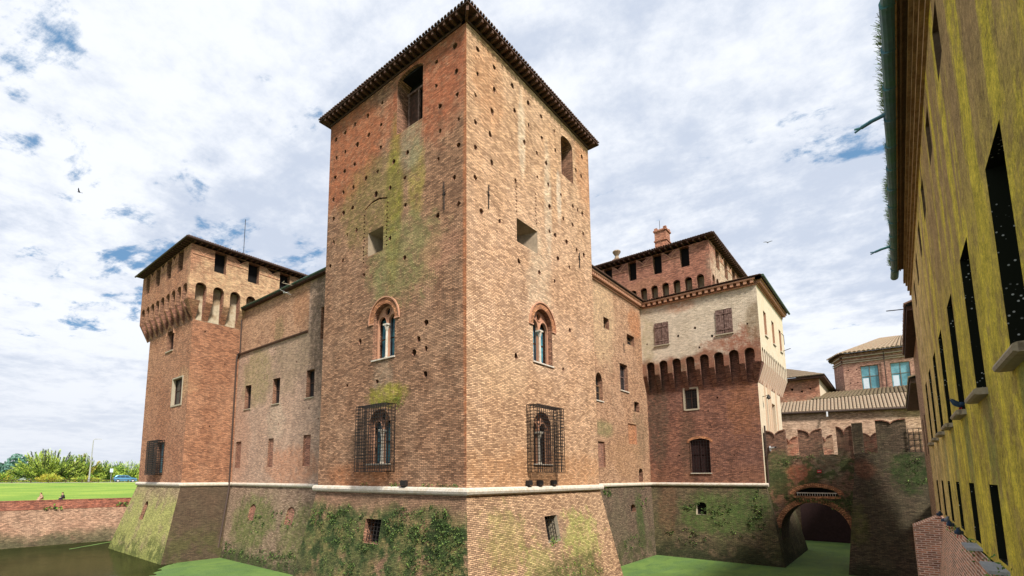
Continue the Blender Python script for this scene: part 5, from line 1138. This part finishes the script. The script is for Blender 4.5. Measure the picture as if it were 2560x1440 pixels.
# ------------------------------------------------------------------ trees beyond the lawn
def tree(name, label, cat, x, y, z, rx, ry, h, n_b, n_l, size, mats, seed, group=None, spiky=1.0, trunk=True):
    r_ = random.Random(seed); t = thing(name, label, cat, (x, y, z), group)
    tr = MB(); cr = MB()
    if trunk: tr.bar((x, y, z-.3), (x+.1, y, z+h*.45), (h*.035, h*.018), 'bark', 8)
    for i in range(n_b):
        a = r_.uniform(0, 6.28); q = math.sqrt(r_.random())
        base = Vector((x+rx*.25*q*math.cos(a), y+ry*.25*q*math.sin(a), z+h*r_.uniform(.0, .3)))
        ex = rx*q*math.cos(a); ey = ry*q*math.sin(a)
        top = h*(math.sqrt(max(0, 1-q*q*.86)))*r_.uniform(.55, 1.03)
        tip = Vector((x+ex*1.05, y+ey*1.05, z+top))
        mid = (base+tip)/2+Vector((ex*.12, ey*.12, -h*.05))
        pts = [base*(1-s)*(1-s)+mid*2*s*(1-s)+tip*s*s for s in [k_/6 for k_ in range(7)]]
        tr.tube(pts, .05*h/6, 'bark', 4)
        cm = r_.choice(mats); nl = n_l//n_b
        for j in range(nl):
            s = r_.random()**.6; k_ = min(5, int(s*6)); p = pts[k_].lerp(pts[k_+1], s*6-k_ if s < 1 else 1)
            sp = size*(1.9-1.4*s*spiky)
            p = p+Vector((r_.gauss(0, sp), r_.gauss(0, sp), r_.gauss(0, sp*.8)))
            if p.z < z+.02: p.z = z+r_.uniform(.05, .4)
            dd = ((pts[min(6, k_+1)]-pts[k_]).normalized()+Vector((r_.gauss(0, .45), r_.gauss(0, .45), r_.gauss(0, .45)))).normalized(); aa = dd.orthogonal().normalized(); aa = Matrix.Rotation(r_.uniform(0, 6.28), 3, dd) @ aa
            L_ = size*r_.uniform(.8, 2.0); cr.poly([p-dd*L_, p+aa*size*.22, p+dd*L_, p-aa*size*.22], cm if r_.random() < .75 else r_.choice(mats))
    tr.build('trunk', t); cr.build('crown', t); return t
gl = ['leaf_green', 'leaf_light', 'leaf_light', 'leaf_dark']
tree('willow_tree', 'large spreading bright green tree with upswept branches left of the lamp post', 'tree', 23.0, 137, -1.2, 6.6, 5, 7.2, 200, 26000, .17, gl+['leaf_light'], 1)
tree('tree', 'green and yellow tree directly behind the lamp post', 'tree', 28.9, 139, -1.2, 4.4, 4, 6.6, 120, 13000, .17, ['leaf_green', 'leaf_light', 'leaf_yellow', 'leaf_dark'], 2)
tree('shrub', 'low yellow green shrub left of the large tree', 'shrub', 16.6, 141, -1.2, 2.4, 2, 2.6, 40, 3000, .15, ['leaf_light', 'leaf_green', 'leaf_yellow'], 3, spiky=.6, trunk=False)
tree('shrub', 'bright yellow autumn bush at the foot of the large tree', 'shrub', 22.3, 132.6, -1.1, 2.1, 1.6, 1.9, 40, 2600, .15, ['leaf_yellow', 'leaf_yellow', 'leaf_light'], 4, spiky=.4, trunk=False)
tree('shrub', 'small yellowish bush beside the lamp post base', 'shrub', 28.6, 132.4, -1.1, 2.6, 1.6, 1.6, 40, 2400, .15, ['leaf_yellow', 'leaf_light', 'leaf_green'], 5, spiky=.4, trunk=False)
for i, (x, y, rx, h, s_d, lab) in enumerate([(34.0, 141, 4.0, 5.0, 6, 'rounded bright green tree behind the road sign'), (38.6, 142, 4.0, 5.1, 7, 'rounded green tree behind the blue car'), (43.5, 143, 4.4, 5.2, 8, 'darker green tree nearest the left tower'), (48.8, 144, 4.0, 5.0, 9, 'green tree partly hidden by the left tower')]):
    tree('tree', lab, 'tree', x, y, -1.2, rx, 4, h, 60, 5200, .25, gl if i < 2 else ['leaf_green', 'leaf_dark', 'leaf_light'], s_d, 'rounded trees along the road', spiky=.4)
tree('tree', 'dark tree tip at the far left edge of the picture', 'tree', 7.9, 112, -1.1, 1.6, 1.6, 5.9, 26, 1500, .16, ['leaf_dark', 'leaf_green'], 12)
tree('shrub', 'yellow bush at the left edge beside the parked cars', 'shrub', 14.6, 150, -1.1, .9, 1.0, 2.6, 30, 1500, .2, ['leaf_yellow', 'leaf_light'], 13, spiky=.4, trunk=False)
m = MB(); rr = random.Random(77)
for i in range(1500):
    x = rr.uniform(38, 60); leaf(m, Vector((x, 420+rr.uniform(-10, 10), -1+rr.random()**1.3*(12+3*math.sin(x*.13)+2*math.sin(x*.5)))), rr.uniform(.8, 1.8), 'leaf_far', rr)
tag(m.build('far_wood'), 'bluish far wood on the horizon at the left', 'wood', kind='stuff')
m = MB(); rr = random.Random(78)
for i in range(9000):
    x = rr.uniform(8, 70); leaf(m, Vector((x, 133.5+rr.uniform(-1, 1), -1.1+rr.random()*(.75+.25*math.sin(x*1.3)))), rr.uniform(.07, .16), rr.choice(['leaf_dark', 'leaf_green', 'bark_rail', 'leaf_yellow']), rr)
tag(m.build('hedge'), 'low dark hedge running along the far side of the road', 'hedge', kind='stuff')
# low wooden rail
t = thing('road_rail', 'low dark wooden rail on short posts along the road edge', 'fence', (10, 122.4, -1.07))
m = MB(); m.box((-60, 122.3, -.62), (40, 122.42, -.50), 'bark_rail'); m.build('rail', t)
m = MB(); m.box((10, 122.25, -1.1), (10.2, 122.45, -.55), 'bark_rail'); p0 = m.build('post', t)
for i in range(1, 11): rep(p0, (i*2.6, 0, 0))
# lamp post and road sign
t = thing('street_lamp', 'tall grey street lamp with short arm in front of the trees', 'lamp', (27.1, 124, -1.07))
m = MB(); m.bar((27.1, 124, -1.07), (27.25, 124, 7.4), (.15, .08), 'lamp_metal', 10); m.bar((27.1, 124, -1.07), (27.1, 124, -.3), .19, 'lamp_metal', 10); m.build('pole', t)
m = MB(); m.tube([(27.25, 124, 7.4), (27.4, 124, 7.68), (27.9, 124, 7.75)], .06, 'lamp_metal', 6); m.build('arm', t)
m = MB(); m.hexa([(27.8,123.85,7.66),(28.7,123.9,7.70),(28.7,124.1,7.70),(27.8,124.15,7.66),(27.8,123.9,7.80),(28.6,123.95,7.78),(28.6,124.05,7.78),(27.8,124.1,7.80)], 'lamp_metal'); m.build('lamp_head', t)
m = MB(); m.bar((26.6, 123.6, -1.07), (27.7, 123.7, -1.0), .16, 'bark', 6); tag(m.build('log'), 'dark log lying at the foot of the street lamp', 'log')
t = thing('road_sign', 'small square road sign on a thin pole left of the blue car', 'sign', (30.7, 123.6, -1.07))
m = MB(); m.bar((30.7, 123.6, -1.07), (30.7, 123.6, 1.75), .04, 'lamp_metal', 6); m.build('pole', t)
m = MB(); m.box((30.42, 123.50, .95), (30.98, 123.55, 1.75), 'gull_white'); m.box((30.47, 123.485, 1.0), (30.93, 123.499, 1.70), 'sign_blue'); m.build('plate', t)

# ------------------------------------------------------------------ cars
def car(x, y, z, rz, paint, label, group=None, sc=1.0, wagon=True):
    t = thing('parked_car', label, 'car', (x, y, z), group, rz)
    Wd = .86
    prof = [(-2.1,.32),(-2.12,.62),(-2.08,.92),(-1.95,1.0),(-1.72,1.36),(-1.35,1.46),(-.2,1.50),(.35,1.40),(1.05,1.0),(1.85,.84),(2.08,.66),(2.12,.36),(2.0,.24),(-1.95,.24)]
    X = Matrix.Translation((x, y, z)) @ Matrix.Rotation(rz, 4, 'Z') @ Matrix.Scale(sc, 4)
    tf = lambda p: X @ Vector(p)
    m = MB(); n = len(prof)
    def ring(yv, ins): return [tf((px_*(1-ins*.3), yv*(1-(.16 if pz > 1.05 else 0)), pz-(ins*.03))) for px_, pz in prof]
    A, B_, C_, D_ = ring(-Wd, .08), ring(-Wd*.9, 0), ring(Wd*.9, 0), ring(Wd, .08)
    for a, b in ((A, B_), (B_, C_), (C_, D_)):
        for i in range(n): m.poly([a[i], a[(i+1)%n], b[(i+1)%n], b[i]], paint)
    m.poly(A, paint); m.poly(D_, paint); m.build('body', t)
    m = MB()
    for s in (-1, 1):
        y1, y2 = s*Wd*.995, s*Wd*.865
        for q in ([(-1.78,1.0),(-1.02,1.0),(-1.0,1.38),(-1.58,1.33)], [(-.95,1.0),(-.12,1.0),(-.12,1.42),(-.95,1.39)], [(-.05,1.0),(.86,1.0),(.32,1.34),(-.05,1.40)]):
            m.poly([tf((a, (y1 if b < 1.05 else y2)*1.012, b)) for a, b in q], 'car_glass')
    m.poly([tf((.98,-.66,1.06)), tf((.98,.66,1.06)), tf((.40,.58,1.40)), tf((.40,-.58,1.40))], 'car_glass'); m.poly([tf((-1.97,-.64,1.04)), tf((-1.97,.64,1.04)), tf((-1.76,.58,1.34)), tf((-1.76,-.58,1.34))], 'car_glass')
    m.build('windows', t)
    for wx in (-1.32, 1.32):
        for s in (-1, 1):
            m = MB(); m.bar(tf((wx, s*(Wd-.2), .32)), tf((wx, s*(Wd+.02), .32)), .33*sc, 'tyre', 16); wh = m.build('wheel', t)
            m = MB(); m.bar(tf((wx, s*(Wd), .32)), tf((wx, s*(Wd+.035), .32)), .22*sc, 'hubcap', 12); m.build('rim', wh)
    for s in (-1, 1):
        m = MB(); m.hexa([tf((a, s*b, c)) for c in (.62, .76) for a, b in ((1.96, .52), (2.10, .52), (2.02, .80), (1.86, .80))], 'gull_white'); m.build('headlight', t)
        m = MB(); m.hexa([tf((a, s*b, c)) for c in (.74, .94) for a, b in ((-2.12, .56), (-2.02, .56), (-2.0, .82), (-2.08, .82))], 'sign_red'); m.build('taillight', t)
    m = MB(); m.box((0,0,0), (.001,.001,.001), 'tyre')
    m = MB(); m.hexa([tf((a, b, c)) for c in (.40, .50) for a, b in ((-2.14, -.24), (-2.10, -.24), (-2.10, .24), (-2.14, .24))], 'gull_white'); m.build('number_plate', t)
    return t
car(33.9, 126.0, -1.06, R(-9), 'car_paint', 'blue hatchback parked on the road beside the left tower')
car(20.8, 157, -1.06, R(12), 'car_white', 'pale parked car just left of the big green tree', 'cars parked at the far left')
car(16.0, 161, -1.06, R(10), 'car_white', 'pale parked car at the left picture edge', 'cars parked at the far left')

# ------------------------------------------------------------------ people sitting on the wall top
def skin_mesh(name, verts, edges, radii, mat, parent, root=0, sub=1):
    me = bpy.data.meshes.new(name); me.from_pydata(verts, edges, []); me.materials.append(MAT[mat])
    o = bpy.data.objects.new(name, me); col.objects.link(o)
    mod = o.modifiers.new('Skin', 'SKIN'); 
    if not me.skin_vertices: 
        bm = bmesh.new(); bm.from_mesh(me); bm.verts.layers.skin.verify(); bm.to_mesh(me); bm.free()
    for i, r_ in enumerate(radii): me.skin_vertices[0].data[i].radius = r_ if isinstance(r_, tuple) else (r_, r_)
    me.skin_vertices[0].data[root].use_root = True
    mod.use_smooth_shade = True
    if sub: sb = o.modifiers.new('Sub', 'SUBSURF'); sb.levels = sub; sb.render_levels = sub
    if parent: o.parent = parent
    return o
def person(x, y, z, rz, top, legs, hair, label, lean=.12, hat=False):
    t = thing('person', label, 'person', (x, y, z), 'people sitting on the moat wall', rz)
    # sitting: +x is forward; seat at height 0, lower legs hanging forward
    V = [(0,0,.10),(0,0,.30),(lean*.6,0,.50),(lean,0,.60),(lean+.02,0,.72),   # pelvis, waist, chest, neck, head
         (.40,-.10,.12),(.44,-.11,-.30),(.56,-.11,-.36),(.40,.10,.12),(.44,.11,-.30),(.56,.11,-.36),
         (lean*.7,-.19,.53),(.14,-.24,.30),(.36,-.12,.26),(.44,-.08,.27),(lean*.7,.19,.53),(.14,.24,.30),(.36,.12,.26),(.44,.08,.27),(lean+.04,0,.80)]
    E_ = [(0,1),(1,2),(2,3),(3,4),(0,5),(5,6),(6,7),(0,8),(8,9),(9,10),(2,11),(11,12),(12,13),(13,14),(2,15),(15,16),(16,17),(17,18),(4,19)]
    Rr_ = [(.15,.13),(.13,.11),(.15,.12),.055,.095,.085,.055,.045,.085,.055,.045,.06,.045,.035,.035,.06,.045,.035,.035,.085]
    skin_mesh('body', V, E_, Rr_, 'skin', t)
    skin_mesh('jacket', [V[0],V[1],V[2],(lean*.9,0,.57),V[11],V[12],(.33,-.13,.265),V[15],V[16],(.33,.13,.265)], [(0,1),(1,2),(2,3),(2,4),(4,5),(5,6),(2,7),(7,8),(8,9)], [(.18,.16),(.165,.145),(.18,.15),.08,.08,.062,.05,.08,.062,.05], top, t, 1)
    skin_mesh('trousers', [V[0],V[5],V[6],V[8],V[9]], [(0,1),(1,2),(0,3),(3,4)], [(.165,.15),.105,.07,.105,.07], legs, t)
    skin_mesh('hair', [(lean-.03,0,.70),(lean-.01,0,.80),(lean+.03,0,.85)], [(0,1),(1,2)], [.10,.115,.09], hair, t)
    for s in (-1, 1): skin_mesh('shoe', [(.42,.11*s,-.38),(.60,.11*s,-.39)], [(0,1)], [.055,.045], 'cloth_black', t)
    # face: nose, eyes
    for (nx, ny, nz, rr_) in ((lean+.13, 0, .745, .018), (lean+.115, .035, .775, .012), (lean+.115, -.035, .775, .012)):
        skin_mesh('nose' if ny == 0 else 'eye', [(nx-.015, ny, nz), (nx, ny, nz)], [(0,1)], [rr_, rr_], 'skin' if ny == 0 else 'cloth_black', t, 0, 0)
    return t
person(12.05, 74.35, -2.62, R(200), 'cloth_beige', 'cloth_beige', 'hair_brown', 'person in beige clothes sitting hunched on top of the moat wall', .16)
person(14.0, 74.35, -2.62, R(192), 'cloth_black', 'cloth_black', 'hair_brown', 'person in dark jacket sitting on the moat wall right of the beige one', .14)

# ------------------------------------------------------------------ birds
def pigeon(x, y, z, rz, mat, label, sc=1.0):
    t = thing('pigeon', label, 'pigeon', (x, y, z), 'pigeons on the yellow building', rz)
    a = skin_mesh('body', [(-.10,0,.10),(0,0,.11),(.08,0,.14),(.12,0,.20),(.15,0,.225)], [(0,1),(1,2),(2,3),(3,4)], [.035,.068,.06,.034,.030], mat, t)
    b = skin_mesh('tail', [(-.10,0,.09),(-.24,0,.055)], [(0,1)], [(.03,.018),(.035,.008)], mat, t, 0, 1)
    for s in (-1, 1):
        skin_mesh('wing', [(.05,.055*s,.13),(-.05,.062*s,.11),(-.18,.03*s,.08)], [(0,1),(1,2)], [(.02,.045),(.018,.045),(.008,.015)], 'pigeon_blue', t)
        skin_mesh('leg', [(.0,.025*s,.06),(.01,.025*s,.0),(.035,.03*s,.004)], [(0,1),(1,2)], [.008,.006,.006], 'sign_red', t, 0, 0)
        skin_mesh('eye', [(.155,.022*s,.235),(.16,.026*s,.235)], [(0,1)], [.005,.005], 'cloth_black', t, 0, 0)
    skin_mesh('beak', [(.165,0,.222),(.20,0,.212)], [(0,1)], [.010,.004], 'tyre', t, 0, 0)
    t.scale = (sc, sc, sc); return t
pigeon(15.35, YY+.06, 1.45, R(120), 'pigeon_blue', 'blue pigeon perched on the third nearest upper window sill', 1.15)
for x, r_z, lab, mt in ((18.3, 175, 'bluish pigeon on the brick ledge nearest the pale slabs', 'pigeon_blue'), (21.2, 170, 'middle dark pigeon resting on the brick ledge', 'pigeon_blue'), (23.2, 200, 'grey pigeon on the ledge between two darker ones', 'pigeon_grey'), (26.6, 185, 'farthest dark pigeon at the end of the brick ledge', 'pigeon_blue')):
    pigeon(x, YY+.16, -1.56, R(r_z), mt, lab, 1.2)
def flying(x, y, z, rz, mat, label, sc, kind='gull', dih=.5):
    t = thing(kind, label, 'bird', (x, y, z), None, rz)
    skin_mesh('body', [(-.22,0,0),(-.05,0,0),(.12,0,.02),(.22,0,.03)], [(0,1),(1,2),(2,3)], [.012,.05,.045,.018], mat, t)
    for s in (-1, 1):
        m = MB(); pr = [(.10,.03,.02),(.12,.28,.02+.26*dih),(.02,.62,.02+.34*dih),(-.03,.60,.33*dih),(-.02,.28,.23*dih),(-.10,.03,.0)]
        up = [Vector((a, b*s, c+.012)) for a, b, c in pr]; dn = [Vector((a, b*s, c-.006)) for a, b, c in pr]
        for P_u in (up, dn): m.poly([P_u[0], P_u[1], P_u[4], P_u[5]], mat); m.poly([P_u[1], P_u[2], P_u[3], P_u[4]], mat)
        for i in range(6): m.poly([up[i], up[(i+1)%6], dn[(i+1)%6], dn[i]], mat)
        o = m.build('wing'); o.parent = t
    m = MB(); m.hexa([(-.34,-.06,0),(-.34,.06,0),(-.2,.02,0),(-.2,-.02,0),(-.34,-.06,.01),(-.34,.06,.01),(-.2,.02,.02),(-.2,-.02,.02)], mat); o = m.build('tail'); o.parent = t
    t.scale = (sc, sc, sc); return t
flying(8.94, 53.25, 25.17, R(160), 'cloth_black', 'small bird flying in the sky at the far left', .7, 'bird', .8)
flying(60.0, 8.67, 25.15, R(200), 'pigeon_grey', 'bird gliding in the sky right of the rear tower', .7, 'bird', .4)
flying(20.9, 38.4, 15.6, R(110), 'gull_white', 'white gull gliding past the left curtain wall roof', 1.1, 'gull', .15)
